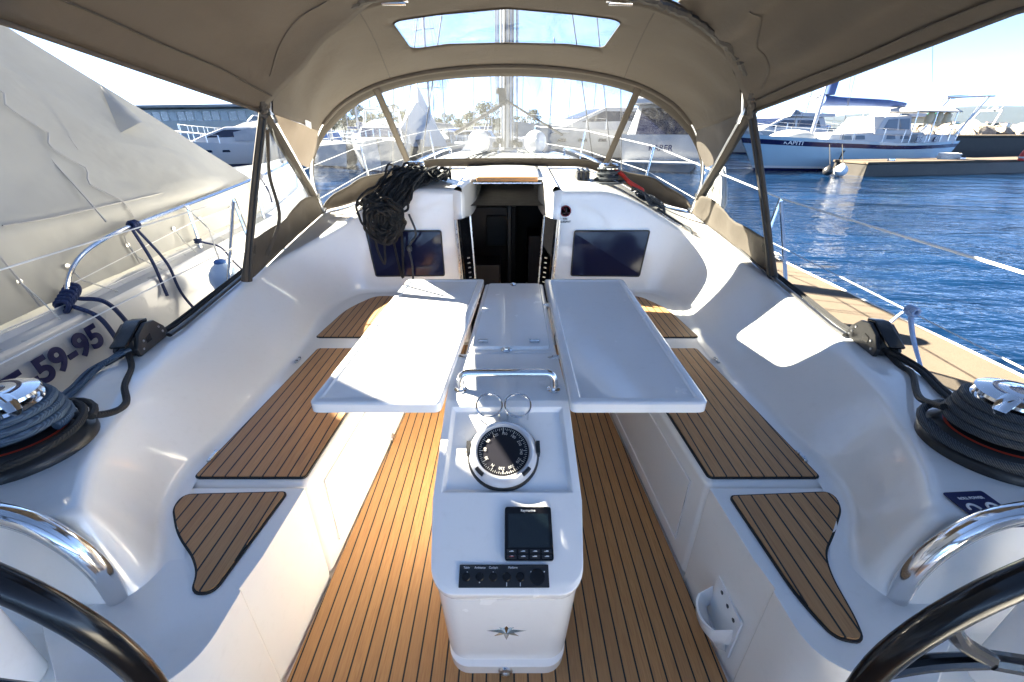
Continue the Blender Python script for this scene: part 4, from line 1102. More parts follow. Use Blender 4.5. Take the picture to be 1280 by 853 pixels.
mb.sheet(rows); o = mb.build('red_tell_tale', M['red'], smooth=60, solid=.006); tag(o, 'bright red cloth tail lying over the grey line on the cabin top', 'cloth')
# rope clutch banks at the ends of the led-aft lines
for sx, lab in ((1, 'black rope clutch bank on the cabin top right of the hatch'), (-1, 'black rope clutch bank half hidden behind the black rope heap')):
    x = .50*sx; y = 3.02; z = HZ(x, y); t = thing('clutch_bank', lab, 'rope clutch', (x, y, z), 'cabin top rope clutches')
    mb = MB()
    for k in range(3): mb.prism([(-.06, 0), (.06, 0), (.05, .04), (.0, .055), (-.05, .045)], -.011, .011, 0, frame((x-.03+.03*k, y, z), (0, 1, 0), (0, 0, 1)))
    mb.build('clutch_body', M['black'], t, bevel=.003)
    mb = MB()
    for k in range(3): mb.box((x-.03+.03*k, y-.02, z+.06), (.016, .085, .010), R=Matrix.Rotation(radians(8), 3, 'X'))
    mb.build('clutch_handle', M['black_gloss'], t, bevel=.003)
# big heap of black rope over port cabin winch, hanging down the bulkhead
rnd = random.Random(11); mb = MB(); ROP = .0072
axis = crom([(-.575, 2.97, 1.075), (-.59, 2.88, 1.075), (-.63, 2.74, 1.045), (-.68, 2.575, .97), (-.71, 2.54, .86), (-.715, 2.535, .74)], 40)
for q_ in (-.03, .0, .03):
    core = [p+Vector((q_+.01*sin(i*.9), .012, .0)) for i, p in enumerate(axis[2:36])]
    mb.tube([Vector((p.x, p.y if p.y > 2.66 or p.z > 1 else min(p.y, wall_y(min(.88, abs(p.x)), min(.95, p.z))-.02), p.z)) for p in core], [.02]+[.042, .045]*5+[.04]*6+[.03], 10)
for k in range(72):      # long hanks lying along the heap
    off = Vector((rnd.gauss(0, .045), rnd.gauss(0, .016), rnd.gauss(.0, .024))); a0 = rnd.randint(0, 8); a1 = rnd.randint(24, 39)
    up = [axis[i]+off*(1+.25*sin(i*.3+k))+Vector((rnd.gauss(0, .006), rnd.gauss(0, .006), rnd.gauss(0, .006))) for i in range(a0, a1, 3)]
    sp = rnd.uniform(.015, .045)*rnd.choice((-1, 1)); dn = [p+Vector((sp, -.01, .01)) for p in reversed(up)]
    pts = [Vector((p.x, min(p.y, wall_y(min(.88, abs(p.x)), min(.95, p.z))-.014) if p.z < .985 and p.y < 2.68 else p.y, p.z if p.y < 2.66 else max(p.z, HZ(p.x, p.y)+.012))) for p in up+dn]
    mb.tube(crom(pts, len(pts)*4, True), ROP, 6, True)
for k in range(24):      # round coils at the lower end
    c = Vector((-.72+rnd.gauss(0, .018), 2.545, .86+rnd.gauss(0, .02))); r = rnd.uniform(.06, .105); q = []
    for i in range(12):
        a = 2*pi*i/12; q.append((c.x+r*cos(a)*.95+rnd.gauss(0, .006), c.y-.035+rnd.gauss(0, .018), c.z+r*sin(a)*1.05+rnd.gauss(0, .006)))
    mb.tube(crom(q, 48, True), ROP, 6, True)
for k in range(22):      # binding turns and the top tangle
    c = axis[rnd.randint(2, 16)]; r = rnd.uniform(.05, .075); q = []
    for i in range(10):
        a = 2*pi*i/10; q.append((c.x+r*1.25*cos(a)+rnd.gauss(0, .007), c.y+rnd.gauss(0, .012)+.02*sin(a), max(c.z+r*.75*sin(a), HZ(c.x, c.y)+.01 if c.y > 2.66 else 0)))
    mb.tube(crom(q, 40, True), ROP, 6, True)
for k in range(6):      # side loops over the cabin top and hanging loops
    c = (-.80+rnd.gauss(0, .05), 2.78+rnd.gauss(0, .05)); q = []
    for i in range(9):
        a = 2*pi*i/9; x_, y_ = c[0]+.12*cos(a)+rnd.gauss(0, .01), c[1]+.04*sin(a)+rnd.gauss(0, .01); q.append((x_, y_, HZ(x_, y_)+.012+rnd.uniform(0, .045)))
    mb.tube(crom(q, 40, True), ROP, 6, True)
for k in range(10):
    c = (-.45+rnd.gauss(0, .025), 2.92+rnd.gauss(0, .05)); q = []
    for i in range(9):
        a = 2*pi*i/9+rnd.random()*.4; x_, y_ = c[0]+.05*cos(a), c[1]+.06*sin(a); q.append((x_, y_, HZ(x_, y_)+.012+rnd.uniform(0, .07)))
    mb.tube(crom(q, 40, True), ROP, 6, True)
for x0, x1, zb in ((-.79, -.76, .60), (-.68, -.65, .50)):
    mb.tube(crom([(x0, 2.555, .85), (x0-.01, 2.585, .7), ((x0+x1)/2, 2.59, zb), (x1, 2.59, .62), (x1+.02, 2.57, .84)], 30), ROP, 6)
o = mb.build('black_rope_heap', M['rope_black']); tag(o, 'tangled heap of black rope on the cabin top hanging down the bulkhead', 'rope')
mb = MB(); mb.tube(crom([(-.575, 2.55, .90), (-.55, 2.575, .78), (-.60, 2.585, .70), (-.595, 2.59, .58), (-.60, 2.59, .47)], 30), .0065, 6)
mb.lathe([(0, -.022), (.016, -.012), (.018, 0), (.016, .012), (0, .022)], 10, 0, Matrix.Translation((-.60, 2.58, .69)))
o = mb.build('grey_rope_tail', M['rope_grey']); tag(o, 'single grey rope tail with a knot hanging past the dark window', 'rope')
# ---- sheet clutches (black blocks) on the coaming
for sx, lab in ((1, 'black sheet clutch on the coaming beside the sunlit dock'), (-1, 'black sheet clutch on the coaming beside the neighbouring boat')):
    x = 1.385*sx; y = 1.43; z = HZ(x, y); t = thing('sheet_clutch', lab, 'rope clutch', (x, y, z), 'coaming sheet clutches')
    fx = Vector((.18*sx, 1, 0)).normalized()     # forward along the coaming
    Mx = frame((x, y, z+.002), fx, (0, 0, 1))
    side = [(-.085, 0), (-.09, .03), (-.055, .075), (0, .098), (.05, .088), (.095, .045), (.105, .012), (.10, 0)]
    for q, nm in ((-.034, 'side_plate'), (.034, 'side_plate')):
        MB().prism(side, q-.007, q+.007, 0, Mx).build(nm, M['black'], t, bevel=.003, seg=2)
    MB().prism([(-.08, .004), (-.075, .06), (-.01, .088), (.06, .07), (.09, .02), (.09, .004)], -.026, .026, 0, Mx).build('cam_body', M['black_matte'], t, bevel=.004)
    MB().prism([(-.12, .060), (-.05, .085), (.0, .108), (.045, .100), (.04, .088), (-.04, .072), (-.115, .050)], -.026, .026, 0, Mx).build('handle', M['black_gloss'], t, bevel=.004)
    mb = MB()
    for px_, pz in ((-.06, .02), (-.045, .045), (.075, .03), (.06, .055), (.09, .012)):
        for q in (-.042, .042): mb.lathe([(0, .0015), (.0045, .001), (.005, -.001)], 10, 0, Mx @ Matrix.Translation((px_, pz, q)) @ (Matrix.Rotation(pi, 4, 'X') if q < 0 else Matrix()))
    mb.build('bolts', M['steel'], t)
    mb = MB(); mb.prism([(-.03, .03), (0, .03), (0, .055), (-.03, .05)], -.0425, .0425, 0, Mx); mb.build('cam_window', M['black_gloss'], t)
    # lines through the clutch: forward along the coaming, aft to the winch
    a = Mx @ Vector((-.08, .02, 0)); wx, wy = 1.225*sx, .845; wz = HZ(wx, wy)
    rr = .12
    pts = [a, a+Vector((-.01*sx, -.08, -.012)), Vector((1.335*sx, 1.20, HZ(1.33, 1.2)+.014)), Vector((1.20*sx, 1.03, wz+.03)), Vector((1.225*sx-.10*sx, .90, wz+.088))]
    if sx < 0: pts = [a, Vector((-1.30, 1.27, HZ(1.3, 1.27)+.0)), Vector((-1.215, 1.14, HZ(1.2, 1.15)+.006)), Vector((-1.13, 1.04, HZ(1.13, 1.03)+.004)), Vector((-1.10, .95, HZ(1.1, .95)+.03)), Vector((-1.14, .88, wz+.075))]
    mb = MB(); mb.tube(crom(pts, 40), .0095, 8)
    o = mb.build('black_sheet', M['rope_black']); tag(o, ('black sheet led from the dock side clutch to its winch' if sx > 0 else 'black sheet curving over the coaming lip from clutch to winch'), 'rope')
    mb = MB()
    for k, (dx, col) in enumerate(((.016, 0), (.034, 0))):
        a2 = Mx @ Vector((-.08, .03, .012*(k*2-1))); pts = [a2, Vector(((1.37+dx)*sx, 1.24, HZ(1.38, 1.24)+.012)), Vector(((1.30+dx*1.6)*sx, 1.08+.03*k, HZ(1.3, 1.08)+.012)), Vector(((1.26+dx)*sx, .97, wz+.03)), Vector((1.225*sx+.06*sx, .94, wz+.085))]
        mb.tube(crom(pts, 30), .0078, 8)
    o = mb.build('slate_lines', M['rope_slate'] if sx < 0 else M['rope_black']); tag(o, ('pair of black lines running from clutch to the dock side winch' if sx > 0 else 'pair of slate blue lines running from clutch to the port winch'), 'rope')
    mb = MB()
    for k in range(2):
        a2 = Mx @ Vector((.09, .025, .014*(k*2-1))); pts = [a2]+[Vector(((interp([(1.5, 1.40), (2.2, 1.43), (3.3, 1.425)], y_)+.018*k)*sx, y_, HZ(1.42, y_)+.014)) for y_ in (1.62, 1.9, 2.3, 2.7, 3.1, 3.4)]
        mb.tube(crom(pts, 50), .0072, 6)
    o = mb.build('control_lines', M['rope_black']); tag(o, ('pair of black control lines along the coaming beside the dock' if sx > 0 else 'pair of black control lines along the coaming beside the neighbouring boat'), 'rope')
# ================================================================== WHEELS
for sx, lab in ((-1, 'black steering wheel in the left bottom corner'), (1, 'black steering wheel in the right bottom corner showing a forked spoke')):
    c = Vector((.922*sx, .345, .60)); t = thing('steering_wheel', lab, 'steering wheel', c, 'twin helm wheels')
    tilt = Matrix.Rotation(radians(1.5), 4, 'X'); W = Matrix.Translation(c) @ tilt @ Matrix.Rotation(radians(90), 4, 'X')
    R_ = .375
    MB().tube([W @ Vector((R_*cos(a), R_*sin(a), 0)) for a in [2*pi*k/72 for k in range(72)]], .0178, 16, True).build('rim', M['black_gloss'], t)
    mb = MB(); mb.lathe([(0, -.05), (.035, -.05), (.045, -.02), (.045, .03), (.02, .045), (0, .045)], 24, 0, W); mb.build('hub', M['chrome'], t)
    for k in range(3):
        a = radians(90+62+120*k) if sx < 0 else radians(90-62-120*k)
        # aim one spoke just above horizontal towards the centreline
        a = radians(-14+120*k) if sx < 0 else radians(180+(-15)-120*k)
        mb = MB(); f0 = .62*R_; mb.tube([W @ Vector((.04*cos(a), .04*sin(a), 0)), W @ Vector((f0*cos(a), f0*sin(a), 0))], [.016, .0135], 10)
        for d in (-.20, .20): mb.tube(crom([W @ Vector((f0*.96*cos(a), f0*.96*sin(a), 0)), W @ Vector((.82*R_*cos(a+d*.5), .82*R_*sin(a+d*.5), 0)), W @ Vector((R_*cos(a+d), R_*sin(a+d), 0))], 10), .0115, 10)
        mb.build('spoke', M['black_gloss'], t)
    # binnacle and stainless guard belong to the helm station
    hs = thing('helm_guard', 'stainless grab rail arching beside the '+('left' if sx < 0 else 'right')+' steering wheel', 'grab rail', (1.0*sx, .6, .4), 'helm grab rails')
    p = [(.885*sx, .60, .36), (.885*sx, .60, .485), (.91*sx, .60, .57), (.96*sx, .60, .637), (1.03*sx, .595, .676), (1.13*sx, .585, .70), (1.28*sx, .575, .70), (1.38*sx, .57, .62), (1.40*sx, .57, .40)]
    MB().tube(crom(p, 60), .021, 16).build('rail', M['chrome'], hs)
    MB().lathe([(.034, 0), (.034, .006), (.02, .012)], 24, 0, Matrix.Translation((.885*sx, .60, .375))).build('rail_foot', M['chrome'], hs)
    hp_ = thing('helm_pedestal', 'white moulded pedestal carrying the '+('left' if sx < 0 else 'right')+' steering wheel', 'helm pedestal', (.905*sx, .48, .33), 'helm pedestals')
    MB().prism(round_poly([(.95*sx, .40), (1.07*sx, .40), (1.07*sx, .50), (.95*sx, .50)], .04, 5), .33, .70).build('column', M['gel_smooth'], hp_, bevel=.02, seg=3)
    MB().tube([c, c+Vector((.05*sx, .09, .0))], .022, 12).build('shaft', M['chrome'], hp_)
    MB().lathe([(.03, .70), (.028, .715), (.02, .722), (0, .724)], 20, 0, Matrix.Translation((1.01*sx, .45, 0))).build('engine_button', M['chrome'], hp_)
# ================================================================== NEIGHBOURING BOAT (port side)
nb = thing('covered_boat', 'grey white boat under a large grey tarpaulin tent moored alongside', 'boat', (-4.2, 2.5, WATER))
def ngun(y): return interp([(-5, -2.56), (3, -2.56), (5, -2.62), (6.5, -2.95), (8, -3.6), (9.2, -4.35)], y)
def nz(y): return interp([(-5, .30), (2, .33), (4, .43), (6.5, .56), (9.2, .75)], y)
rows = []; NCX = -4.4
for k in range(60):
    y = lerp(-5, 9.2, k/59); g = ngun(y); z = nz(y); r = []
    half = [(g+.10+.22*(1-0), WATER-.1), (g+.06, -.42), (g+.035, -.36), (g+.02, -.10), (g+.01, .05), (g, z-.03), (g-.015, z), (g-.10, z+.012), (g-.12, z+.04), (g-.16, z+.045), (g-.18, z+.01), (lerp(g-.18, NCX, .5), z+.05), (NCX, z+.09)]
    half = [(min(x, NCX+ (g-NCX)*1.0+.2) if False else x, zz) for x, zz in half]
    tp = sstep(7.2, 9.2, y)
    half = [(lerp(x, NCX+(x-NCX)*max(.02, 1-tp), .0), zz) for x, zz in half]
    full = half+[(2*NCX-x, zz) for x, zz in half[-2::-1]]
    rows.append([Vector((x, y, zz)) for x, zz in full])
mb = MB(); mb.sheet(rows, flip=True); e = rows[0]; mb.add(e, [tuple(range(len(e)))]); mb.build('hull', M['neighbour'], nb, smooth=40)
text_mesh('T-59-95', .20, frame((-2.535, 2.09, .172), (0, 1, .11), (0.02, 0, 1)), M['navyp'], nb, 'registration_number', .002, sx=.92, bold=.007)
text_mesh('S', .20, frame((-2.525, 1.30, .12), (0, 1, .02), (0.02, 0, 1)), M['navyp'], nb, 'registration_number', .002, sx=1.22, bold=.011) if False else None
# tarpaulin tent
TPROF = [(-2.735, 4.95, 0.0), (-2.75, 4.86, .86), (-3.22, 4.37, 1.43), (-3.73, 3.84, 2.05), (-4.08, 3.72, 2.72), (-4.42, 3.66, 3.42)]
def tprof(w):
    k = min(int(w*5), 4); t = w*5-k; a_, b_ = TPROF[k], TPROF[k+1]
    return [lerp(a_[i], b_[i], t) for i in range(3)]
rows = []
for i in range(61):
    f = i/60; r = []
    for j in range(81):
        w = j/40 if j <= 40 else (80-j)/40; side = 1 if j <= 40 else -1
        x, yf, z = tprof(w); y = lerp(yf, -4.5, f)
        z += max(0, w-.6)/.4*min(.8, 8.0*max(0, 3.06-y))  # unseen step added to the ridge so its shadow covers the console front
        if w < .2: z = lerp(nz(min(4.9, y))+.06, .86, w/.2)
        if side < 0: x = -8.84-x
        wr = (.05*sin(y*1.7+w*5)*sin(pi*w)+.028*sin(y*4.1-w*9)*sin(pi*w)+.030*abs(sin(y*3.3+w*2.2+.4*sin(w*9)))*(1-w)+.014*sin(y*12+w*6)*(1-w)**2)*min(1, f*8+.25)
        r.append(Vector((x+wr*.8*side, y, z+wr*.5)))
    rows.append(r)
mb = MB(); mb.sheet(rows); mb.sheet([[p.lerp(Vector((p.x*.5+.5*-5.0, p.y, nz(4)+.1)), k/4) for p in rows[0]] for k in range(5)]); tarp = mb.build('tarpaulin', M['cover'], nb, smooth=70)
mb = MB()
def on_tent(px, py, off=.02):
    d = ray(px, py); o = Vector((0, 0, EYE)); a = Vector((-2.75, 0, .86)); n_ = Vector((1.19, 0, .98)).normalized()
    t = (a-o).dot(n_)/d.dot(n_); return o+d*t+n_*off
for pts in ([(0, 112), (35, 160), (60, 200), (100, 245), (130, 280)], [(30, 100), (60, 140), (95, 190)], [(0, 285), (60, 275), (150, 255), (250, 232)]):
    q = crom([on_tent(x, y, -.02) for x, y in pts], 30); mb.tube([Vector((p.x, p.y, p.z))+Vector((.035, 0, .025)) for p in q], .006, 5)
mb.build('tarpaulin_seam', simple('tarp_seam', (.34, .33, .31), .7), tarp)
for yy in (3.1, 2.2, 1.3, .4, -.5):
    ln = []
    for k in range(33):
        w = k/40*1.0; x, yf, z = tprof(w); i_ = min(range(61), key=lambda q: abs(lerp(yf, -4.5, q/60)-yy)); j_ = k; ln.append(rows[i_][j_]+Vector((.014, 0, .010)))
    MB().tube(resample(ln, 60), .007, 5, flat=.5).build('panel_seam', bpy.data.materials['tarp_seam'], tarp)
for k in range(16):
    yy = 4.3-.42*k; i_ = min(range(61), key=lambda q: abs(lerp(4.95, -4.5, q/60)-yy)); p_ = rows[i_][3]
    MB().tube([p_+Vector((.014, 0, 0)), p_+Vector((.03, .03, -.10)), Vector((ngun(yy)-.05, yy+.07, nz(yy)+.012))], .004, 5).build('lashing', M['rope_white'], tarp)
    MB().lathe([(.008, 0), (.016, .003), (.016, .006), (.008, .007)], 10, 0, frame(p_+Vector((.008, 0, 0)), (0, 1, 0), (-.1, 0, 1))).build('eyelet', M['steel'], tarp)
fa, fb_, fc = on_tent(122, 108, .03), on_tent(147, 170, .03), on_tent(171, 163, .10)
mb = MB(); rows = [[fa.lerp(fb_, t).lerp(fa.lerp(fc, t), u)+Vector((.05*sin(pi*u)*t, 0, .02*sin(pi*u)*t)) for u in [k/6 for k in range(7)]] for t in [k/8 for k in range(9)]]
mb.sheet(rows); mb.build('vent_flap', M['cover'], tarp, smooth=60)
# neighbour pushpit and rails
mb = MB()
p = [(-2.66, 2.40, .36), (-2.665, 2.46, .52), (-2.67, 2.62, .64), (-2.67, 2.9, .71), (-2.67, 3.25, .745), (-2.68, 4.2, .82), (-2.72, 5.2, .90), (-2.9, 6.2, .96)]
mb.tube(crom(p, 60), .0145, 10)
for y, z0, z1 in ((3.66, .44, .79), (4.75, .46, .86)): mb.tube([(-2.665, y, z0-.03), (-2.68, y+.02, z1-.01)], .0125, 8)
mb.lathe([(.03, 0), (.03, .01), (.016, .02)], 16, 0, Matrix.Translation((-2.665, 3.66, .405)))
mb.build('pushpit', M['chrome'], nb)
mb = MB(); mb.tube([(-2.66, 2.47, .50), (-2.66, 3.66, .64), (-2.68, 5.2, .70)], .0035, 6); mb.tube([(-2.66, -2, .34), (-2.66, 2.4, .40), (-2.655, 3.6, .45)], .004, 6); mb.build('guard_wire', M['wire_white'], nb)
# mooring ropes on the neighbour
rnd = random.Random(8); mb = MB()
for k in range(6): mb.tube(crom([(-2.66+.035*cos(a), 2.41+.035*k*.6+.01*sin(a*2)-.05, .395+.035*sin(a)+.014*k) for a in [2*pi*i/8 for i in range(8)]], 24, True), .013, 7, True)
mb.tube(crom([(-2.64, 2.44, .42), (-2.52, 2.50, .36), (-2.47, 2.56, .1), (-2.35, 2.62, -.22), (-2.1, 2.7, -.4)], 30), .0135, 7); mb.tube(crom([(-2.64, 2.38, .40), (-2.51, 2.40, .30), (-2.46, 2.42, .05), (-2.35, 2.46, -.25), (-2.1, 2.5, -.4)], 30), .0135, 7)
tag(mb.build('blue_mooring_rope', M['rope_blue']), 'thick blue mooring rope knotted at the foot of the neighbouring boat rail', 'rope')
mb = MB()
for k in range(3): mb.tube(crom([(-2.67+.026*cos(a), 3.06+.02*k, .73+.026*sin(a)) for a in [2*pi*i/8 for i in range(8)]], 24, True), .011, 7, True)
mb.tube(crom([(-2.65, 3.06, .72), (-2.55, 3.10, .45), (-2.52, 3.12, .15), (-2.3, 3.16, -.3)], 24), .010, 7); mb.tube(crom([(-2.65, 3.03, .72), (-2.57, 3.0, .5), (-2.54, 2.98, .30), (-2.52, 2.96, .24)], 24), .011, 7)
tag(mb.build('blue_fender_rope', M['rope_blue']), 'blue rope knotted on the top of the neighbouring rail with two ends hanging', 'rope')
mb = MB()
for k in range(2): mb.tube(crom([(-2.67+.022*cos(a), 3.66+.02*sin(a), .47+.02*k) for a in [2*pi*i/8 for i in range(8)]], 20, True), .010, 7, True)
mb.tube(crom([(-2.65, 3.67, .47), (-2.55, 3.75, .40), (-2.52, 3.82, .25), (-2.4, 3.9, .0)], 20), .0085, 7)
tag(mb.build('blue_short_line', M['rope_blue']), 'short blue line tied low round the second post of the neighbouring rail', 'rope')
mb = MB()
for k in range(2): mb.tube(crom([(-2.70+.026*cos(a), 4.92+.02*k, .885+.026*sin(a)) for a in [2*pi*i/8 for i in range(8)]], 20, True), .012, 7, True)
mb.tube(crom([(-2.68, 4.9, .88), (-2.6, 4.86, .74), (-2.58, 4.84, .62)], 12), .011, 7)
tag(mb.build('blue_knot', M['rope_blue']), 'blue knot high on the neighbouring rail next to the sprayhood edge', 'rope')
fpos = Vector((-2.33, 3.36, .25)); fd = thing('round_fender', 'pale blue ball fender hanging between the two hulls', 'fender', fpos)
mb = MB(); mb.lathe([(0, -.125), (.05, -.118), (.095, -.08), (.112, -.02), (.105, .04), (.075, .09), (.045, .115), (.04, .135), (.028, .145), (0, .147)], 32, 0, Matrix.Translation(fpos)); mb.build('ball', M['fender'], fd, smooth=60)
mb = MB(); mb.lathe([(.043, .112), (.044, .137), (.030, .149), (0, .151)], 24, 0, Matrix.Translation(fpos)); mb.build('eye', M['blue'], fd)
mb = MB(); mb.tube([fpos+Vector((0, 0, .14)), (-2.5, 3.6, .6), (-2.66, 3.62, .78)], .006, 6); mb.tube([fpos+Vector((0.01, 0, .14)), (-2.2, 3.7, .4), (-2.15, 3.8, .55)], .005, 6); mb.build('lanyard', M['rope_white'], fd)

# ================================================================== FINGER PONTOON (starboard)
pn = thing('finger_pontoon', 'sandy coloured concrete finger pontoon beside the cockpit', 'pontoon', (2.6, 1, WATER))
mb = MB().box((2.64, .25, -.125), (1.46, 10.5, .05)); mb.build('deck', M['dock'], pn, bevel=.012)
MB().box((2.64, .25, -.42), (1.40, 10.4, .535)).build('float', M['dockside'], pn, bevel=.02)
MB().tube([(3.375, -5, -.108), (3.375, 5.5, -.108)], .016, 6).build('edge_strip', M['wire_white'], pn)
rnd = random.Random(2); mb = MB()
for k in range(8):
    c = (3.05+rnd.uniform(-.12, .2), 5.25+rnd.uniform(-.12, .1)); mb.tube(crom([(c[0]+.13*cos(a)*rnd.uniform(.7, 1.2), c[1]+.09*sin(a)*rnd.uniform(.7, 1.2), -.085+.012*k) for a in [2*pi*i/10 for i in range(10)]], 40, True), .014, 6, True)
tag(mb.build('white_dock_rope', M['rope_white']), 'white mooring rope heaped on the far end of the finger pontoon', 'rope')
BW = Vector((1.575, 1.53, .715))
mb = MB().tube(crom([BW, BW+Vector((.02, -.03, -.09)), BW+Vector((.05, -.08, -.2)), BW+Vector((.09, -.13, -.34)), BW+Vector((.16, -.2, -.6))], 24), .0065, 8)
mb.tube(crom([BW+Vector((0, .01, 0)), BW+Vector((.0, -.05, -.09)), BW+Vector((.03, -.11, -.2)), BW+Vector((.08, -.15, -.34)), BW+Vector((.15, -.22, -.6))], 24), .0065, 8)
for k in range(4): mb.tube(crom([BW+Vector((.013*cos(a), -.02+.011*k, .014*sin(a))) for a in [2*pi*i/8 for i in range(8)]], 20, True), .0062, 7, True)
mb.tube(crom([BW, BW+Vector((.02, .05, -.03)), BW+Vector((.01, .07, -.08))], 12), .006, 7)
tag(mb.build('blue_white_rope', M['rope_bw']), 'blue and white rope tied to the lower guard wire beside the pontoon', 'rope')
# white rope coil hanging on the guard wire
rnd = random.Random(9); mb = MB()
for k in range(40):
    w = rnd.uniform(.3, 1.1); dx = rnd.uniform(-.03, .03); y0 = 3.62+rnd.uniform(-.03, .03); q = []
    for i in range(12):
        a = 2*pi*i/12; q.append((1.68+dx+.012*sin(a*2), y0+(.105*w*sin(a))*(1.15-.35*cos(a)) , .90+.17*cos(a)-.06*(w-1)*4*(cos(a) < 0)+rnd.uniform(-.004, .004)))
    mb.tube(crom(q, 48, True), .0105, 7, True)
mb.tube(crom([(1.69, 3.56, 1.0), (1.67, 3.5, .86), (1.68, 3.66, .80), (1.70, 3.74, .9), (1.69, 3.7, 1.02)], 24), .0105, 7)
tag(mb.build('white_rope_coil', M['rope_white']), 'white coiled rope hanging from the guard wire outside the clear side window', 'rope')

# ================================================================== BACKGROUND BOATS
def posw(px, Y):
    return Vector(((px-CX)/FPX*(Y*CP+(EYE-WATER)*SP), Y, WATER))
def hull_rows(L, B, fb, sheer, trans, rake=.10, n=30):
    tab = crom([(0, trans), (.2, trans+(1-trans)*.7), (.42, 1), (.65, .93), (.84, .56), (.95, .2), (1, .015)], 60)
    hs = (-.25, .0, .07, .14, .40, .70, .76, .90, .94, 1.0); rows = []
    for i in range(n+1):
        t = i/n; b = interp([(p.x, p.y) for p in tab] if False else [(q[0], q[1]) for q in tab], t)*B/2; top = fb+sheer*max(0, (t-.3)/.7)**2-.06*sin(pi*min(1, t/.6)); r = []
        for h in hs:
            hh = max(h, 0); flare = .72+.28*hh**.55 if t < .75 else lerp(.72+.28*hh**.55, .35+.65*hh, (t-.75)/.25)
            x = t*L-rake*L*(1-hh)*t**3-(-.03*L*(1-hh))*(1-t)**3
            z = h*top if h >= 0 else -.35
            r.append(Vector((x-L/2, b*flare, z)))
        rows.append(r)
    return rows, hs
def hull(parent, L, B, fb, sheer, trans, mats, stripe=True, rake=.1, deckm=None):
    rows, hs = hull_rows(L, B, fb, sheer, trans, rake); mb = MB()
    full = [r+[Vector((p.x, -p.y, p.z)) for p in reversed(r)] for r in rows]; k = len(rows[0])
    for j in range(2*k-1):
        jj = j if j < k else 2*k-2-j
        if j == k-1: continue
        h = hs[jj]; m = 0
        if jj == 1: m = 2
        elif jj == 0: m = 3
        elif jj == 6 and stripe: m = 1
        elif jj == 2: m = 4
        mb.sheet([[r[j], r[j+1]] for r in full], m)
    mb.add(full[0], [tuple(range(2*k))])
    o = mb.build('hull', mats, parent, smooth=50)
    dk = MB(); dk.sheet([[Vector((p[k-1].x, p[k-1].y*(1-2*j/6), p[k-1].z-.03+.05*(1-(1-2*j/6)**2))) for j in range(7)] for p in full]); dk.build('deck', deckm or M['farwhite'], parent, smooth=60)
    return rows
def sheer_at(rows, x):
    r = min(rows, key=lambda r: abs(r[-1].x-x)); return r[-1]
def house(parent, prof, wb, wt, name, mat, bevel=.06):
    zs = [z for _, z in prof]; z0, z1 = min(zs), max(zs); w = lambda z: lerp(wb, wt, (z-z0)/(z1-z0) if z1 > z0 else 0)
    n = len(prof); A = [Vector((x, w(z), z)) for x, z in prof]; Bq = [Vector((x, -w(z), z)) for x, z in prof]
    mb = MB(); mb.add(A+Bq, [tuple(range(n)), tuple(range(2*n-1, n-1, -1))]+[((i+1) % n, i, n+i, n+(i+1) % n) for i in range(n)], 0)
    o = mb.build(name, mat, parent, smooth=40, bevel=bevel, seg=3); me = o.data
    bm = bmesh.new(); bm.from_mesh(me); bmesh.ops.recalc_face_normals(bm, faces=bm.faces); bm.to_mesh(me); bm.free()
    return w
def side_win(parent, polys, w, mat, name='window', off=.012):
    for q in polys:
        for s in (1, -1):
            v = [Vector((x, s*(w(z)+off), z)) for x, z in q]; MB().add(v, [tuple(range(len(v)))]).build(name, mat, parent, smooth=0)
def end_win(parent, x, ys, zs, mat, slope=0, name='window'):
    mb = MB(); mb.add([Vector((x, ys[0], zs[0])), Vector((x, ys[1], zs[0])), Vector((x+slope, ys[1], zs[1])), Vector((x+slope, ys[0], zs[1]))], [(0, 1, 2, 3)]); mb.build(name, mat, parent, smooth=0)
def rails(parent, rows, h=.6, x0=-.45, x1=.48, n=9, two=True):
    L = rows[-1][-1].x-rows[0][-1].x; mb = MB(); 
    for s in (1, -1):
        tops = []
        for k in range(n):
            p = sheer_at(rows, lerp(x0, x1, k/(n-1))*L); b = Vector((p.x, s*max(.05, p.y-.08), p.z)); mb.tube([b, b+Vector((0, 0, h))], .018, 5); tops.append(b+Vector((0, 0, h)))
        mb.tube(tops, .012, 5)
        if two: mb.tube([p-Vector((0, 0, h*.45)) for p in tops], .009, 5)
    mb.build('guard_rail', M['steel'], parent)
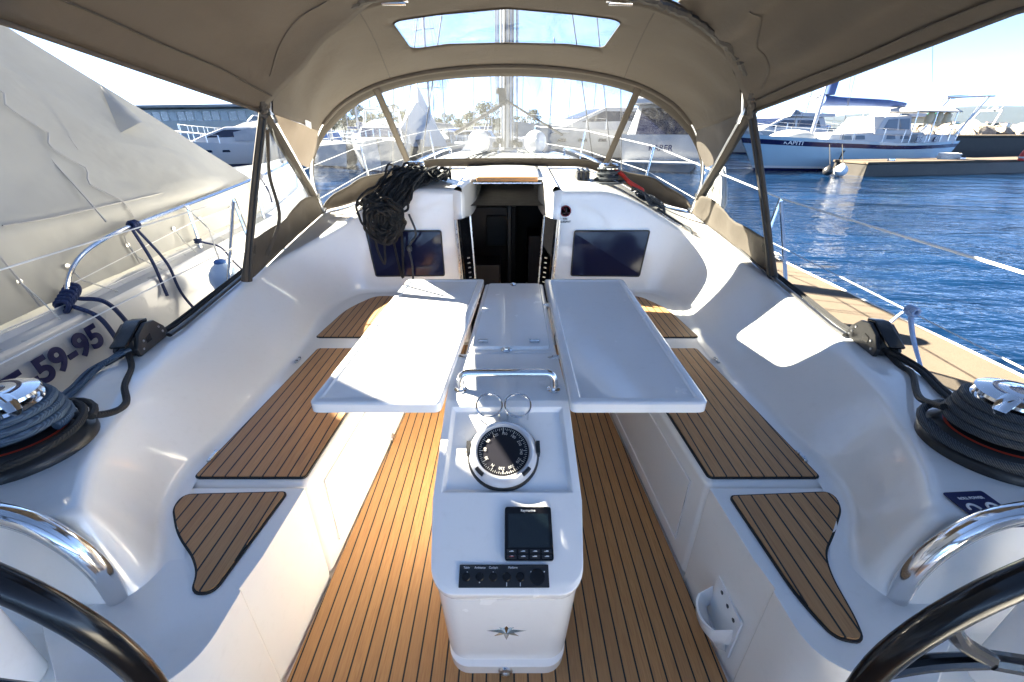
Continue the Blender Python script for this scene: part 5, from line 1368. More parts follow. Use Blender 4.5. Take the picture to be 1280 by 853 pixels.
def rig(parent, x, H, L, boomz, boomlen, cover, rake=.02, z0=1.2, mainm=None, spr=2):
    mb = MB(); mb.tube([(x, 0, z0-.4), (x-rake*H, 0, z0+H)], [.10, .08], 12); ms = mb.build('mast', M['alu'], parent)
    for k in range(spr):
        z = z0+H*(k+1)/(spr+1); MB().tube([(x-rake*H*(k+1)/(spr+1), 1.0-.2*k, z), (x-rake*H*(k+1)/(spr+1), -1.0+.2*k, z)], .03, 6).build('spreader', M['alu'], ms)
    mb = MB(); top = Vector((x-rake*H, 0, z0+H))
    mb.tube([top, (L*.49, 0, z0-.1)], .014, 5); mb.tube([top, (-L*.47, 0, z0-.2)], .012, 5)
    for s in (1, -1): mb.tube([top, (x-.2, s*1.6, z0-.3)], .012, 5); mb.tube([(x-rake*H*.5, 0, z0+H*.5), (x-.5, s*1.55, z0-.3)], .010, 5)
    mb.build('rigging', M['line_dark'], ms)
    if boomlen:
        mb = MB(); mb.tube([(x-.1, 0, boomz), (x-boomlen, 0, boomz+.05)], .09, 10); bo = mb.build('boom', M['alu'], ms)
        if cover:
            mb = MB(); mb.tube(crom([(x-.05, 0, boomz+.25), (x-boomlen*.3, 0, boomz+.22), (x-boomlen*.7, 0, boomz+.17), (x-boomlen, 0, boomz+.12)], 16), [.24, .23, .22, .21]+[.2]*8+[.17, .15, .13, .1], 12, flat=1.0); mb.build('sail_cover', cover, bo)
    return ms
W_ = M['farwhite']
def setpose(o, p, deg): o.location = p; o.rotation_euler = (0, 0, radians(deg))
# --- the blue-striped cruising yacht on the right
a = at_z(925, 213.5, WATER); b = at_z(1150, 206, WATER)
dirv = (a-b); ang = math.degrees(atan2(dirv.y, dirv.x)); LEN = 15.5; mid = b+(a-b).normalized()*(LEN*.47)
bt = thing('moored_cruiser', 'long pale blue hulled sailing yacht with a navy stripe and white doghouse', 'sailing yacht', local=True)
hr = hull(bt, LEN, 4.3, 1.42, .42, .62, [M['lightblue'], M['navy'], M['navy'], M['navy'], M['white']])
zD = 1.38
w = house(bt, [(-4.6, zD-.1), (3.2, zD-.1), (2.7, zD+.42), (-1.0, zD+.55), (-4.6, zD+.5)], 1.35, 1.15, 'coachroof', W_)
side_win(bt, [[(x, zD+.16), (x+.75, zD+.16), (x+.70, zD+.36), (x+.04, zD+.36)] for x in (-3.3, -2.2, .2, 1.2)], w, M['tint'])
w = house(bt, [(-3.4, zD+.4), (-.4, zD+.4), (-1.1, zD+1.30), (-3.2, zD+1.38)], 1.25, 1.05, 'doghouse', W_)
side_win(bt, [[(-2.15, zD+.62), (-1.0, zD+.62), (-1.35, zD+1.16), (-2.1, zD+1.20)], [(-3.15, zD+.62), (-2.3, zD+.62), (-2.25, zD+1.2), (-3.05, zD+1.22)]], w, M['tint'])
w2 = house(bt, [(-6.6, zD+1.55), (-2.6, zD+1.55), (-2.8, zD+1.75), (-4.6, zD+1.9), (-6.4, zD+1.74)], 1.6, 1.1, 'bimini', W_, .08)
mb = MB()
for s in (1, -1):
    for x in (-6.3, -4.6, -3.0): mb.tube([(x, 1.5*s, zD-.1), (x+.15, 1.5*s, zD+1.6)], .03, 6)
mb.build('bimini_frame', M['steel'], bt)
house(bt, [(-6.9, zD-.1), (-3.6, zD-.1), (-3.6, zD+.42), (-6.9, zD+.36)], 1.55, 1.45, 'cockpit_coaming', W_)
mb = MB()
for (x, t_) in ((-5.4, 0), (-3.9, 0)): mb.prism([(x, zD+.02), (x+.5, zD+.02), (x+.45, zD+.26), (x+.05, zD+.30)], -1.60, -1.57, 0, Matrix.Rotation(pi/2, 4, 'X') @ Matrix.Scale(-1, 4, (0, 0, 1)) if False else Matrix(((1, 0, 0, 0), (0, 0, 1, 0), (0, 1, 0, 0), (0, 0, 0, 1)))); mb.prism([(x, zD+.02), (x+.5, zD+.02), (x+.45, zD+.26), (x+.05, zD+.30)], 1.57, 1.60, 0, Matrix(((1, 0, 0, 0), (0, 0, 1, 0), (0, 1, 0, 0), (0, 0, 0, 1))))
mb.build('name_board', M['navy'], bt, smooth=0)
ms = rig(bt, 2.7, 15, LEN, zD+1.85, 6.6, M['bluecanvas'], .035, zD+.4)
mb = MB(); mb.tube([(2.35, .0, zD+2.35), (2.1, 0, zD+8.5)], [.34, .26], 12, flat=1.0); mb.build('mainsail_cover', M['bluecanvas'], ms)
mb = MB(); mb.tube([(LEN*.475, 0, zD+.6), (2.2, 0, zD+14.6)], [.13, .05], 10); mb.build('furled_genoa', W_, ms)
rails(bt, hr, .65)
mb = MB()   # stern gantry
for s in (1, -1):
    mb.tube([(-LEN*.47, 1.0*s, zD-.1), (-LEN*.60, 1.0*s, zD+2.45)], .045, 8); mb.tube([(-LEN*.50, 1.0*s, zD+.1), (-LEN*.575, 1.0*s, zD+2.45)], .03, 8)
    mb.tube([(-LEN*.63, 1.0*s, zD+2.45), (-LEN*.36, 1.0*s, zD+2.30)], .045, 8)
mb.tube([(-LEN*.60, 1, zD+2.45), (-LEN*.60, -1, zD+2.45)], .04, 8).tube([(-LEN*.36, 1, zD+2.3), (-LEN*.36, -1, zD+2.3)], .04, 8)
g = mb.build('stern_gantry', M['steel'], bt)
MB().box((-LEN*.42, 0, zD+2.42), (1.9, 1.9, .05), R=Matrix.Rotation(radians(3), 3, 'Y')).build('solar_panel', M['greycanvas'], g, bevel=.01)
MB().tube(crom([(-LEN*.53, -.9, zD+1.2), (-LEN*.52, -.9, zD+1.75), (-LEN*.55, -.9, zD+1.9)], 8), [.28, .30, .2], 10, flat=.5).build('green_cover', simple('green_cloth', (.02, .22, .17), .7), g)
mb = MB()
for x, y in ((3.2, 1), (3.9, 1), (4.6, 1)): mb.lathe([(0, -.0), (.2, .05), (.22, .4), (.1, .6), (0, .62)], 12, 0, Matrix.Translation((x-5.2, -1.3, zD+.5)) if False else Matrix.Translation((-x-1.2, 1.25, zD+.95)))
mb.build('stowed_fenders', M['cream'], bt, smooth=60)
rnd = random.Random(3); mb = MB(); rws = []
for i in range(11):
    t = i/10; rws.append([Vector((lerp(2.6, 6.0, t), .75*cos(a)*sin(pi*min(1, t*.9+.12))**.5, zD+.05+.62*max(0, sin(a))*sin(pi*min(1, t*.9+.12))**.6)) for a in [pi*k/10 for k in range(11)]])
mb.sheet(rws); mb.build('upturned_tender', M['greycanvas'] if False else simple('pale_grey_tender', (.5, .5, .47), .6), bt, smooth=60)
sd = 1 if True else -1
def hull_y(x, zfrac):
    r = min(hr, key=lambda r: abs(r[-1].x-x)); top = r[-1].z
    z = zfrac*top; c = [(p.z, p.y) for p in r]; return interp(c, z), z
for s in (1, -1):
    x = LEN*.385; r0 = min(hr, key=lambda r: abs(r[-1].x-x)); r1 = min(hr, key=lambda r: abs(r[-1].x-(x-1.6)))
    y0, z0 = hull_y(x, .84); y1, z1 = hull_y(x-1.6, .84)
    ctr = Vector((x-.8, s*((y0+y1)/2+.025), (z0+z1)/2)); xd = Vector((-1.6, s*(y1-y0), z1-z0)) if s > 0 else Vector((1.6, s*(y0-y1), z0-z1))
    text_mesh('KAPITI', .26, frame(ctr, xd, (0, 0, 1)), M['whitep'], bt, 'boat_name', .004, sx=1.3)
setpose(bt, mid, ang)
# fenders and lines hung on it
pf = at_z(1052, 212, WATER); 
for i, (px, col, lab, mt, sc) in enumerate(((1052, 0, 'white ball fender floating against the pale blue hull at the pontoon corner', M['fenderw'], .66), (1036, 0, 'dark ball fender against the pale blue hull left of the white one', M['black'], .52))):
    q = at_z(px, 210.5, WATER+.38); q = Vector((q.x, q.y-.0, WATER)); ft = thing('ball_fender', lab, 'fender', q+Vector((0, 0, .1)))
    MB().lathe([(0, -.30), (.20, -.26), (.40, -.08), (.44, .12), (.36, .36), (.16, .52), (.08, .60), (0, .62)], 24, 0, Matrix.Translation(q+Vector((0, 0, .20))) @ Matrix.Scale(sc, 4)).build('ball', mt, ft, smooth=60)
    MB().tube([q+Vector((0, 0, .55)), q+Vector((.1, .6, 1.4))], .02, 5).build('lanyard', M['rope_black'], ft)
mb = MB(); p0 = at_z(1108, 181, .62); mb.tube(crom([Vector((18.9, 25.4, .55)), Vector((18.2, 25.0, .3)), Vector((17.6, 24.4, -.1)), Vector((17.3, 23.9, -.30))], 16), .035, 5)
tag(mb.build('dark_mooring_line', M['rope_black']), 'dark mooring line from the navy striped yacht down to the far pontoon', 'rope')
# --- far pontoon and breakwater
fp = thing('low_pontoon', 'low dark sided concrete pontoon lying behind the open water on the right', 'pontoon', local=True)
A = at_z(1078, 221, WATER); Bp = at_z(1330, 214.5, WATER); d = (Bp-A); Ln = d.length+40; an = atan2(d.y, d.x)
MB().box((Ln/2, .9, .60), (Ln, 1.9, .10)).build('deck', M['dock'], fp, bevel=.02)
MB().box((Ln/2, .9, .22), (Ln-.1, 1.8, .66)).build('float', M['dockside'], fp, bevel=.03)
mb = MB()
for k in range(5): mb.box((2+4.5*k, .5, .70), (.35, .14, .10))
mb.build('cleat', M['steel'], fp, bevel=.02)
fp.location = A; fp.rotation_euler = (0, 0, an)
# objects on it
mb = MB(); q = at_z(1185, 199, -.1)
for k in range(14): mb.tube(crom([q+Vector((.5*cos(a)*random.uniform(.6, 1.1), .3*sin(a), .02+.03*k*.6)) for a in [2*pi*i/9 for i in range(9)]], 30, True), .04, 5, True)
tag(mb.build('dock_rope_pile', M['rope_white']), 'pale rope pile on the low pontoon under the yacht stern', 'rope')
bu = thing('red_buoy', 'red marker on the low pontoon at the right picture edge', 'buoy', local=True)
MB().lathe([(0, 0), (.30, 0), (.32, .25), (.26, .5), (.10, .62), (.09, .70), (0, .72)], 20).build('body', M['red'], bu); MB().lathe([(.325, .12), (.327, .2)], 20).build('band', W_, bu)
q = at_z(1283, 200, -.05); bu.location = (q.x, q.y, -.10)
# breakwater quay and rocks
Q = at_z(1165, 196, WATER); Q2 = at_z(1330, 196.5, WATER)
qy = thing('stone_quay', 'sandy stone quay in front of the pale breakwater rocks', 'quay', local=True)
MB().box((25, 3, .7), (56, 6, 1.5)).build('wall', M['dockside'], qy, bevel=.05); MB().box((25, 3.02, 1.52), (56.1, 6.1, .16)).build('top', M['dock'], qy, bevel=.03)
qy.location = Q-Vector((2, 0, 0)); qy.rotation_euler = (0, 0, atan2((Q2-Q).y, (Q2-Q).x))
def make_rock(seed, s):
    rnd = random.Random(seed); bm = bmesh.new(); bmesh.ops.create_icosphere(bm, subdivisions=3, radius=1)
    pl = [(Vector((rnd.gauss(0, 1), rnd.gauss(0, 1), rnd.gauss(0, 1))).normalized(), rnd.uniform(.55, .85)) for _ in range(12)]
    for v in bm.verts:
        for n_, dd in pl:
            q = v.co.dot(n_)
            if q > dd: v.co -= n_*(q-dd)
        v.co += v.co.normalized()*rnd.uniform(-.02, .02)
    me = bpy.data.meshes.new('breakwater_rock'); bm.to_mesh(me); bm.free(); me.materials.append(M['rock'])
    return me
rms = [make_rock(20+k, 1) for k in range(6)]; rnd = random.Random(31)
ux = (Q2-Q).normalized(); uy = Vector((-ux.y, ux.x, 0))
words = ['pale', 'sandy', 'grey tinged', 'sunlit', 'broad', 'rounded']
for k in range(34):
    o = bpy.data.objects.new('breakwater_rock', rms[k % 6]); COL.objects.link(o)
    along = k//2*1.55+rnd.uniform(-.4, .4)-1.0; row = k % 2; s = rnd.uniform(.75, 1.25)
    o.location = Q+ux*along+uy*(4.2+1.6*row)+Vector((0, 0, 1.45+.45*row+rnd.uniform(-.1, .15))); o.scale = (s*1.25, s, s*.8); o.rotation_euler = (rnd.uniform(-.4, .4), rnd.uniform(-.4, .4), rnd.uniform(0, 6))
    tag(o, 'pale limestone boulder in the breakwater bank behind the quay', 'rock', 'breakwater boulders')
q = at_z(1222, 186, WATER+.5); wf = thing('white_buoy', 'white oval fender hanging on the dark quay wall below the boulders', 'fender', local=True)
MB().lathe([(0, -.55), (.3, -.45), (.48, 0), (.3, .45), (.1, .56), (0, .58)], 20).build('ball', M['fenderw'], wf, smooth=60); wf.location = q-Vector((0.3, .9, 0)); wf.scale = (1.2, 1, .9); MB().tube([(0, 0, .5), (0, .3, 1.2)], .02, 5).build('lanyard', M['rope_black'], wf)
# --- motor yachts
def motor_yacht(name, label, L, B, px, Y, deg, style=0, hullm=None, fly=True, text=None, cover=None, group=None):
    t = thing(name, label, 'motor yacht', local=True, group=group); k = L/12
    hm = hullm or M['hullwhite']
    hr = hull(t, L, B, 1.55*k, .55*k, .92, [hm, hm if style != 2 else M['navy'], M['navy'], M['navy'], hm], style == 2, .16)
    z = 1.5*k
    w = house(t, [(-.42*L, z-.1), (.30*L, z-.1), (.16*L, z+.62*k), (.02*L, z+1.25*k), (-.36*L, z+1.28*k)], B*.41, B*.33, 'saloon', hm if style != 2 else W_, .08)
    side_win(t, [[(-.33*L, z+.55*k), (-.10*L, z+.55*k), (-.10*L, z+1.05*k), (-.31*L, z+1.05*k)], [(-.08*L, z+.55*k), (.145*L, z+.50*k), (.03*L, z+1.05*k), (-.08*L, z+1.05*k)]], w, M['glass'])
    end_win(t, -.425*L, (-B*.28, B*.28), (z+.1*k, z+1.1*k), M['glass'], .05*L, 'saloon_door') if False else None
    mb = MB(); s = .012
    v = [Vector((.155*L+.03, w(z+.66*k)*.9*q, z+.68*k)) for q in (-1, 1)]+[Vector((.03*L+.04, w(z+1.2*k)*.9*q, z+1.2*k)) for q in (1, -1)]; mb.add(v, [(0, 1, 2, 3)]); mb.build('windscreen', M['glass'], t, smooth=0)
    if fly:
        w3 = house(t, [(-.44*L, z+1.30*k), (.0*L, z+1.30*k), (-.05*L, z+1.85*k), (-.12*L, z+1.62*k), (-.44*L, z+1.55*k)], B*.40, B*.36, 'flybridge', hm if style != 2 else W_, .06)
        side_win(t, [[(-.10*L, z+1.45*k), (-.03*L, z+1.42*k), (-.05*L, z+1.75*k), (-.08*L, z+1.74*k)]], w3, M['tint'], 'flybridge_screen')
    zz = z+(1.5 if fly else 1.25)*k
    mb = MB()
    for s in (1, -1): mb.tube([(-.30*L, s*B*.36, zz-.2), (-.34*L, s*B*.30, zz+1.2*k)], .09*k, 8)
    mb.tube([(-.34*L, B*.30, zz+1.2*k), (-.34*L, -B*.30, zz+1.2*k)], .10*k, 8); ar = mb.build('radar_arch', W_, t)
    mb = MB(); mb.lathe([(0, 0), (.28*k, 0), (.3*k, .12*k), (.2*k, .24*k), (0, .26*k)], 16, 0, Matrix.Translation((-.34*L, .4, zz+1.28*k))); mb.tube([(-.34*L, -.5, zz+1.2*k), (-.37*L, -.5, zz+3.0*k)], .02, 5); mb.tube([(-.34*L, .9, zz+1.2*k), (-.36*L, .9, zz+2.4*k)], .015, 5); mb.build('radome', W_, ar)
    rails(t, hr, .55*k, .05, .48, 7, False)
    side_win(t, [[(x*L, z*.62), (x*L+.5*k, z*.63), (x*L+.5*k, z*.75), (x*L, z*.74)] for x in (.05, .14, .23)], lambda zq: 0, M['glass'], 'porthole') if False else None
    mb = MB()
    for s in (1, -1):
        for x in (.02, .12, .22):
            r = min(hr, key=lambda r: abs(r[-1].x-x*L)); c = [(p.z, p.y) for p in r]
            q = [Vector((x*L+dx*k, s*(interp(c, z*.66+dz)+.02), z*.66+dz)) for dx, dz in ((0, 0), (.55, 0), (.5, .16*k), (.05, .16*k))]; mb.add(q, [(0, 1, 2, 3)])
    mb.build('hull_windows', M['glass'], t, smooth=0)
    mb = MB(); mb.add([Vector((-.445*L+ .02, y, zq)) for y, zq in ((-B*.3, z+.0), (B*.3, z+.0))]+[Vector((-.385*L, y, z+1.15*k)) for y in (B*.28, -B*.28)], [(0, 1, 2, 3)]); mb.build('aft_glazing', M['glass'], t, smooth=0) if True else None
    mb = MB(); mb.box((-.52*L, 0, .42*k), (.07*L, B*.8, .10)); mb.build('swim_platform', W_, t, bevel=.03)
    if cover:
        mb = MB(); rows = []
        for i in range(9):
            x = lerp(-.46*L, -.02*L, i/8); h = (.35+.75*sin(pi*(.25+.6*i/8)))*k; rows.append([Vector((x, B*.43*cos(a), z+.2+(zz-z)*.5*0+h*1.4*max(0, sin(a))**.7)) for a in [pi*j/12 for j in range(13)]])
        mb.sheet(rows); mb.add(rows[0], [tuple(range(13))]); mb.add(rows[-1], [tuple(range(13))]); mb.build('canvas_cover', cover, t, smooth=35)
    if text: text_mesh(text, .34*k, frame((-.512*L, 0, 1.0*k), (0, -1, 0), (0, 0, 1)), M['navyp'], t, 'boat_name', .01, bold=.008)
    setpose(t, posw(px, Y), deg); return t
def sail_yacht(label, L, B, px, Y, deg, H=13, cover=None, stripe=None, hullm=None, name='sailing_boat', group=None, tender=None):
    t = thing(name, label, 'sailing boat', local=True, group=group); hm = hullm or M['hullwhite']; k = L/11
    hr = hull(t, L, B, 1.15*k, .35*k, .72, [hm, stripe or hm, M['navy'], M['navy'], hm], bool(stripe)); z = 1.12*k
    w = house(t, [(-.18*L, z-.1), (.26*L, z-.1), (.20*L, z+.32*k), (-.18*L, z+.48*k)], B*.32, B*.26, 'coachroof', W_)
    side_win(t, [[(-.12*L, z+.12*k), (.02*L, z+.12*k), (.02*L, z+.30*k), (-.12*L, z+.32*k)], [(.05*L, z+.12*k), (.17*L, z+.12*k), (.15*L, z+.24*k), (.05*L, z+.28*k)]], w, M['glass'])
    rig(t, .06*L, H, L, z+1.3*k, .42*L, cover or M['blue'], .015, z+.2)
    rails(t, hr, .6)
    w = house(t, [(-.22*L, z+.35*k), (-.08*L, z+.40*k), (-.12*L, z+.95*k), (-.22*L, z+1.0*k)], B*.30, B*.24, 'sprayhood', cover or M['blue'], .05)
    setpose(t, posw(px, Y), deg); return t
motor_yacht('flybridge_cruiser', 'large white flybridge motor yacht stern on with its name across the transom', 14, 4.9, 832, 31, 68, text='KARER', style=0)
motor_yacht('sleek_cruiser', 'long white motor yacht with raked dark windows right of the mast', 15, 4.4, 745, 36, 196, fly=False)
motor_yacht('sport_cruiser', 'white motor yacht behind the name bearing one beside the right strut', 12, 4.0, 775, 50, 160, fly=True)
motor_yacht('tall_flybridge_boat', 'white flybridge boat showing between the sprayhood edge and the striped yacht', 13, 4.4, 955, 44, 200)
motor_yacht('beige_top_cruiser', 'white cruiser with a high beige top behind the navy striped yacht', 13, 4.3, 1085, 46, 185, cover=M['cream'])
motor_yacht('dark_hull_boat', 'dark green hulled motor boat lying at the stone quay', 11, 3.6, 1168, 47, 178, hullm=M['darkgreen'], fly=False)
sail_yacht('white sailing boat far behind the mast of the striped yacht', 10, 3.3, 1000, 60, 190, 12)
# left side
motor_yacht('bow_on_cruiser', 'white motor cruiser seen bow on through the left side window', 9.5, 3.3, 482, 27, -78, fly=False, cover=M['greycanvas'])
sail_yacht('sailing boat with bright blue covers at the left edge of the side window', 10, 3.2, 418, 30, -60, 12, M['blue'])
motor_yacht('covered_cruiser', 'white motor cruiser with grey canvas canopy beyond the tarpaulin tent', 9.5, 3.2, 300, 30, 205, fly=False, cover=M['greycanvas'])
motor_yacht('moored_cruiser_white', 'white cruiser with a tall arch furthest left behind the tarpaulin edge', 11, 3.6, 322, 40, 200, fly=True)
sail_yacht('sailing boat with a grey cover right of the left windscreen strut', 9.5, 3.1, 545, 38, -110, 11, M['greycanvas'])
motor_yacht('small_cruiser', 'small white cruiser moored beneath the trees left of the mast', 8, 2.8, 585, 62, 170, fly=False)
sail_yacht('small sailing boat with blue cover beneath the trees', 8, 2.7, 560, 75, 150, 10, M['blue'])
sail_yacht('white sailing boat moored behind the bow on cruiser', 10, 3.2, 455, 48, -95, 13, M['bluecanvas'])
motor_yacht('far_cruiser', 'white cruiser far across the basin between the left strut and trees', 10, 3.4, 520, 66, 20, fly=True)
sail_yacht('far sailing boat close to the right of the mast', 9, 3.0, 690, 70, 200, 12, M['greycanvas'])
far0 = sail_yacht('small distant sailing boat in the hazy row across the basin', 9, 3.0, 470, 88, 150, 12, M['bluecanvas'], group='distant sailing boats across the basin')
for (px, Y, dg_) in ((440, 92, 160), (512, 95, 140), (548, 90, 200), (596, 99, 170), (612, 92, 20), (655, 96, 190), (712, 93, 170), (742, 90, 155), (800, 88, 200), (860, 84, 170)):
    o = copy_tree(far0); o.location = posw(px, Y); o.rotation_euler = (0, 0, radians(dg_))
# tall grey winter tent on a boat
gt = thing('tented_boat', 'boat under a pointed pale grey winter tent behind the left strut', 'boat', local=True)
hull(gt, 10, 3.3, 1.2, .3, .75, [M['hullwhite'], M['hullwhite'], M['navy'], M['navy'], M['hullwhite']], False)
mb = MB(); rows = []
for i in range(13):
    x = lerp(-4.6, 4.6, i/12); hgt = 3.4-1.3*abs(x+.5)/4.6; rows.append([Vector((x, 1.6*s, z)) for s, z in ((1, 1.1), (.95, 1.5), (.5, 1.5+hgt*.5), (.03, 1.5+hgt), (-.03, 1.5+hgt), (-.5, 1.5+hgt*.5), (-.95, 1.5), (-1, 1.1))])
mb.sheet(rows); mb.add(rows[0], [tuple(range(8))]); mb.add(rows[-1], [tuple(range(8))]); mb.build('winter_tent', simple('pale_grey_tent', (.58, .62, .68), .7, 0, .1, 1), gt, smooth=30)
setpose(gt, posw(528, 33), -80)
# own-foredeck white round fenders and grey cover
for sx, lab in ((-1, 'white ball fender on the foredeck left of the mast'), (1, 'white ball fender on the foredeck right of the mast')):
    q = Vector((.34*sx, 5.62, HZ(.34, 5.6)+.105)); ft = thing('deck_fender', lab, 'fender', q, 'white foredeck fenders'); Mx = frame(q, (1, 0, 0), (0, 0.15, 1)) @ Matrix.Scale(.86, 4)
    MB().lathe([(0, .115), (.03, .115), (.045, .105), (.10, .085), (.14, .04), (.152, -.01), (.14, -.06), (.09, -.11), (0, -.13)], 32, 0, Mx).build('ball', M['fenderw'], ft, smooth=60)
    MB().lathe([(0, .125), (.026, .123), (.034, .112)], 20, 0, Mx).build('plug', M['white'], ft)
cv = MB(); rws = []
for i in range(13):
    t = i/12; hgt = .30*sin(pi*min(1, .12+t*.8))**.5; rws.append([Vector((lerp(-.62, .62, j/14), lerp(5.85, 7.9, t), HZ(0, lerp(5.85, 7.9, t))-.02+hgt*(1-(2*j/14-1)**4)+.012*sin(j*1.9+i))) for j in range(15)])
cv.sheet(rws); cv.add(rws[0], [tuple(range(15))]); o = cv.build('foredeck_cover', simple('slate_canvas', (.13, .15, .21), .8, 0, .2, 5, .4, 40), smooth=60); tag(o, 'slate blue canvas cover lying on the foredeck behind the mast', 'canvas cover')
# ================================================================== SHORE
bd_ = thing('harbour_building', 'long low flat roofed harbour building with dark windows beyond the tarpaulin tent', 'building', local=True)
MB().box((0, 0, 2.1), (52, 9, 5.0)).build('wall', M['wallc'], bd_)
MB().box((0, -1.0, 5.1), (55, 12.5, .5)).build('roof', M['roofg'], bd_, bevel=.05)
for i in range(24):
    f = MB().box((-24+2.05*i, -4.52, 3.4), (1.75, .06, 1.6)).build('window', M['glass'] if i % 3 else M['tint'], bd_)
    MB().box((-24+2.05*i, -4.57, 2.56), (1.8, .1, .10)).build('sill', W_, f)
bd_.location = (-74, 104, WATER+.9); bd_.rotation_euler = (0, 0, radians(-12))
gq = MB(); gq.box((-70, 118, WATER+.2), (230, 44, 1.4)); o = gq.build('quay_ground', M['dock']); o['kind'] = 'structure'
def make_tree(seed, h, lab, loc, group):
    rnd = random.Random(seed); t = thing('shore_tree', lab, 'tree', local=True, group=group)
    mb = MB(); mb.tube(crom([(0, 0, 0), (.1, 0, h*.25), (rnd.uniform(-.3, .3), 0, h*.5), (rnd.uniform(-.4, .4), 0, h*.8)], 8), [.22, .2, .18, .15, .12, .09, .06, .04], 7)
    for k in range(5):
        a = rnd.uniform(0, 6.28); mb.tube([(0, 0, h*rnd.uniform(.25, .5)), (h*.22*cos(a), h*.22*sin(a), h*rnd.uniform(.5, .75))], [.09, .03], 5)
    mb.build('trunk', M['bark'], t); mb = MB()
    cl = [(Vector((rnd.gauss(0, h*.17), rnd.gauss(0, h*.17), h*rnd.uniform(.42, .92))), h*rnd.uniform(.09, .17)) for _ in range(15)]
    for c, r in cl:
        for _ in range(70):
            d = Vector((rnd.gauss(0, 1), rnd.gauss(0, 1), rnd.gauss(0, .8))); d = d.normalized()*r*rnd.uniform(.5, 1.15); p = c+d
            n_ = Vector((rnd.gauss(0, 1), rnd.gauss(0, 1), rnd.gauss(0, 1))).normalized(); a = n_.orthogonal().normalized()*rnd.uniform(.12, .24)*h/6; b = n_.cross(a)*.7
            mb.add([p+a, p+b, p-a, p-b], [(0, 1, 2, 3)])
    mb.build('crown', M['leaf'], t, smooth=0); t.location = loc; return t
rnd = random.Random(77); tp = [make_tree(90+k, 4.0+k*.6, 'green tree in the row along the far left quay', (0, 0, 0), 'trees along the far quay') for k in range(4)]
spots = []
for k in range(30):
    px = 385+9.5*k+rnd.uniform(-5, 5); Y = 118+rnd.uniform(-4, 14); spots.append((px, Y))
for k, (px, Y) in enumerate(spots):
    o = tp[k] if k < 4 else copy_tree(tp[k % 4])
    q = posw(px, Y); o.location = (q.x, q.y, WATER+.7); s = rnd.uniform(.7, 1.25); o.scale = (s*1.2, s*1.2, s); o.rotation_euler = (0, 0, rnd.uniform(0, 6))
# hills and far shore
def hill(name, x0, x1, Y, hs, depth):
    n = 60; rows = []
    rnd = random.Random(int(Y)); ph = [rnd.uniform(0, 6) for _ in range(6)]
    for j in range(9):
        r = []
        for i in range(n+1):
            t = i/n; x = lerp(x0, x1, t); h = interp(hs, t)*(1+.10*sin(t*37+ph[0])+.06*sin(t*83+ph[1])); f = j/8
            r.append(Vector((x*(1+.12*f), Y+depth*f, WATER-1+h*sin(pi*min(1, f*.62))*(1+.05*sin(9*f+t*50))) ))
        rows.append(r)
    o = MB().sheet(rows).build(name, M['hill'], smooth=70); o['kind'] = 'structure'; return o
hill('hills', 900, 6200, 2600, [(0, 12), (.1, 28), (.16, 44), (.22, 62), (.28, 80), (.33, 108), (.37, 118), (.42, 150), (.47, 142), (.52, 160), (.7, 120), (1, 80)], 1500)
hill('distant_hills', -500, 4200, 4200, [(0, 30), (.2, 60), (.35, 95), (.42, 85), (.5, 110), (.7, 120), (1, 100)], 1200)
hill('wooded_shore', -900, 330, 520, [(0, 22), (.3, 17), (.55, 13), (.75, 9), (.9, 5), (1, 2)], 300)
rnd = random.Random(12); mb = MB()
for k in range(150):
    px = rnd.uniform(1095, 1300); Y = 2560; q = posw(px, Y+rnd.uniform(0, 150)); z = WATER+rnd.uniform(0, 34)*rnd.random(); w_ = rnd.uniform(10, 26); hh = rnd.uniform(7, 13)
    mb.box((q.x, q.y, z+hh/2), (w_, 12, hh), 0); mb.box((q.x, q.y, z+hh+1), (w_*1.08, 13, 2.2), 1)
o = mb.build('shore_town', [M['wallc'], M['rooft']], smooth=0); tag(o, 'terracotta roofed town along the foot of the far hills', 'town', None, 'stuff')
# water
o = MB().add([(-7000, -400, WATER), (7000, -400, WATER), (7000, 7000, WATER), (-7000, 7000, WATER)], [(0, 1, 2, 3)]).build('water', M['water'], smooth=0); o['kind'] = 'structure'

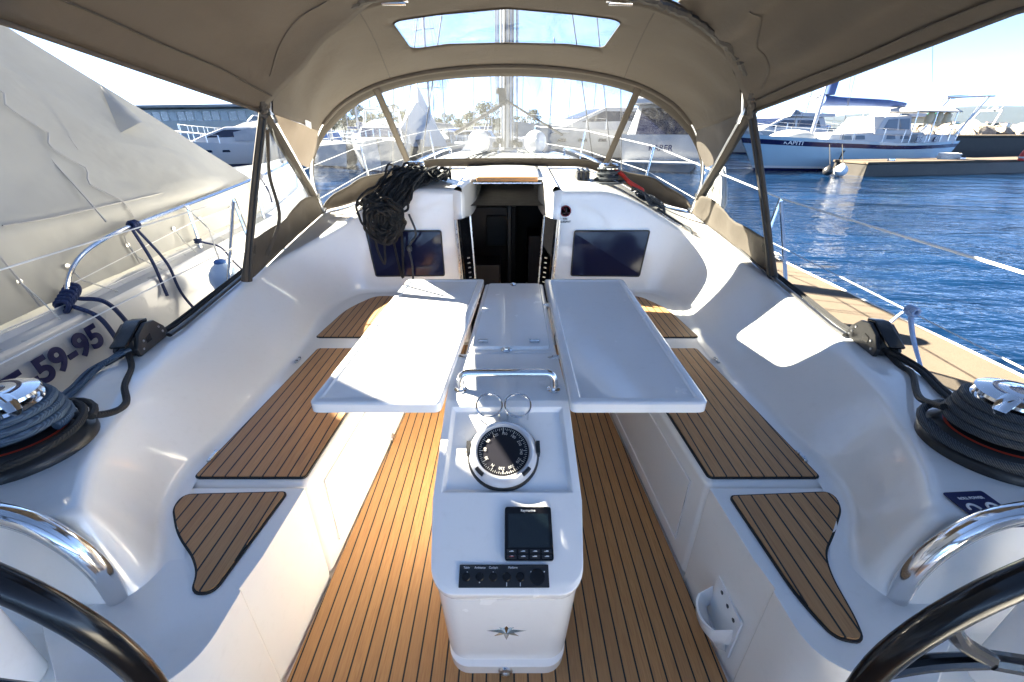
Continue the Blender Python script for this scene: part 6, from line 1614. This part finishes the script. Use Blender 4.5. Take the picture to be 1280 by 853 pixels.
# ================================================================== LIGHT, AIR, CAMERA
SUN = Vector((1.26, -.62, -1.0)).normalized()      # direction the light travels
wd = bpy.data.worlds.new('World'); scene.world = wd; wd.use_nodes = True; nt = wd.node_tree
sky = nt.nodes.new('ShaderNodeTexSky'); sky.sky_type = 'NISHITA'; sky.sun_disc = False
el = math.asin(-SUN.z); sky.sun_elevation = el; sky.sun_rotation = atan2(-SUN.x, -SUN.y)
sky.air_density = .15; sky.dust_density = .0; sky.ozone_density = 1.6
bg = nt.nodes['Background']; nt.links.new(sky.outputs[0], bg.inputs[0]); bg.inputs[1].default_value = .078
sl = bpy.data.lights.new('sun', 'SUN'); sl.energy = 4.5; sl.angle = radians(.5); sl.color = (1, .95, .88)
so = bpy.data.objects.new('sun', sl); COL.objects.link(so); so.rotation_euler = SUN.to_track_quat('-Z', 'Y').to_euler(); so.location = (-20, 6, 16)
HAZE = True
if HAZE:
    hm = NT('sea_haze'); pv = hm.n('ShaderNodeVolumePrincipled'); pv.inputs['Color'].default_value = (.32, .58, 1.0, 1); pv.inputs['Density'].default_value = .000032; pv.inputs['Anisotropy'].default_value = .3
    hm.l(pv.outputs[0], hm.out.inputs['Volume'])
    o = MB().box((0, 3200, 170), (14200, 7700, 344)).build('haze', hm.mat, smooth=0); tag(o, 'pale sea haze over the harbour and far hills', 'haze', None, 'stuff')
cam = bpy.data.cameras.new('camera'); cam.sensor_width = 36; cam.lens = FPX/1280*36; cam.clip_start = .02; cam.clip_end = 20000
cam.shift_x = (640-CX)/1280
co = bpy.data.objects.new('camera', cam); COL.objects.link(co); co.location = (0, 0, EYE); co.rotation_euler = (radians(90)-PITCH, 0, 0); scene.camera = co
scene.view_settings.view_transform = 'Standard'; scene.view_settings.look = 'None'; scene.view_settings.gamma = 1; scene.view_settings.exposure = 3.8
scene.view_settings.use_white_balance = True; scene.view_settings.white_balance_temperature = 7450; scene.view_settings.white_balance_tint = 6
scene.render.engine = 'CYCLES'; cy = scene.cycles; cy.use_denoising = True; cy.max_bounces = 18; cy.transparent_max_bounces = 16; cy.diffuse_bounces = 14; cy.glossy_bounces = 5; cy.volume_bounces = 0; cy.sample_clamp_indirect = 6; cy.caustics_reflective = False; cy.caustics_refractive = False
cy.use_adaptive_sampling = True; cy.adaptive_threshold = .015
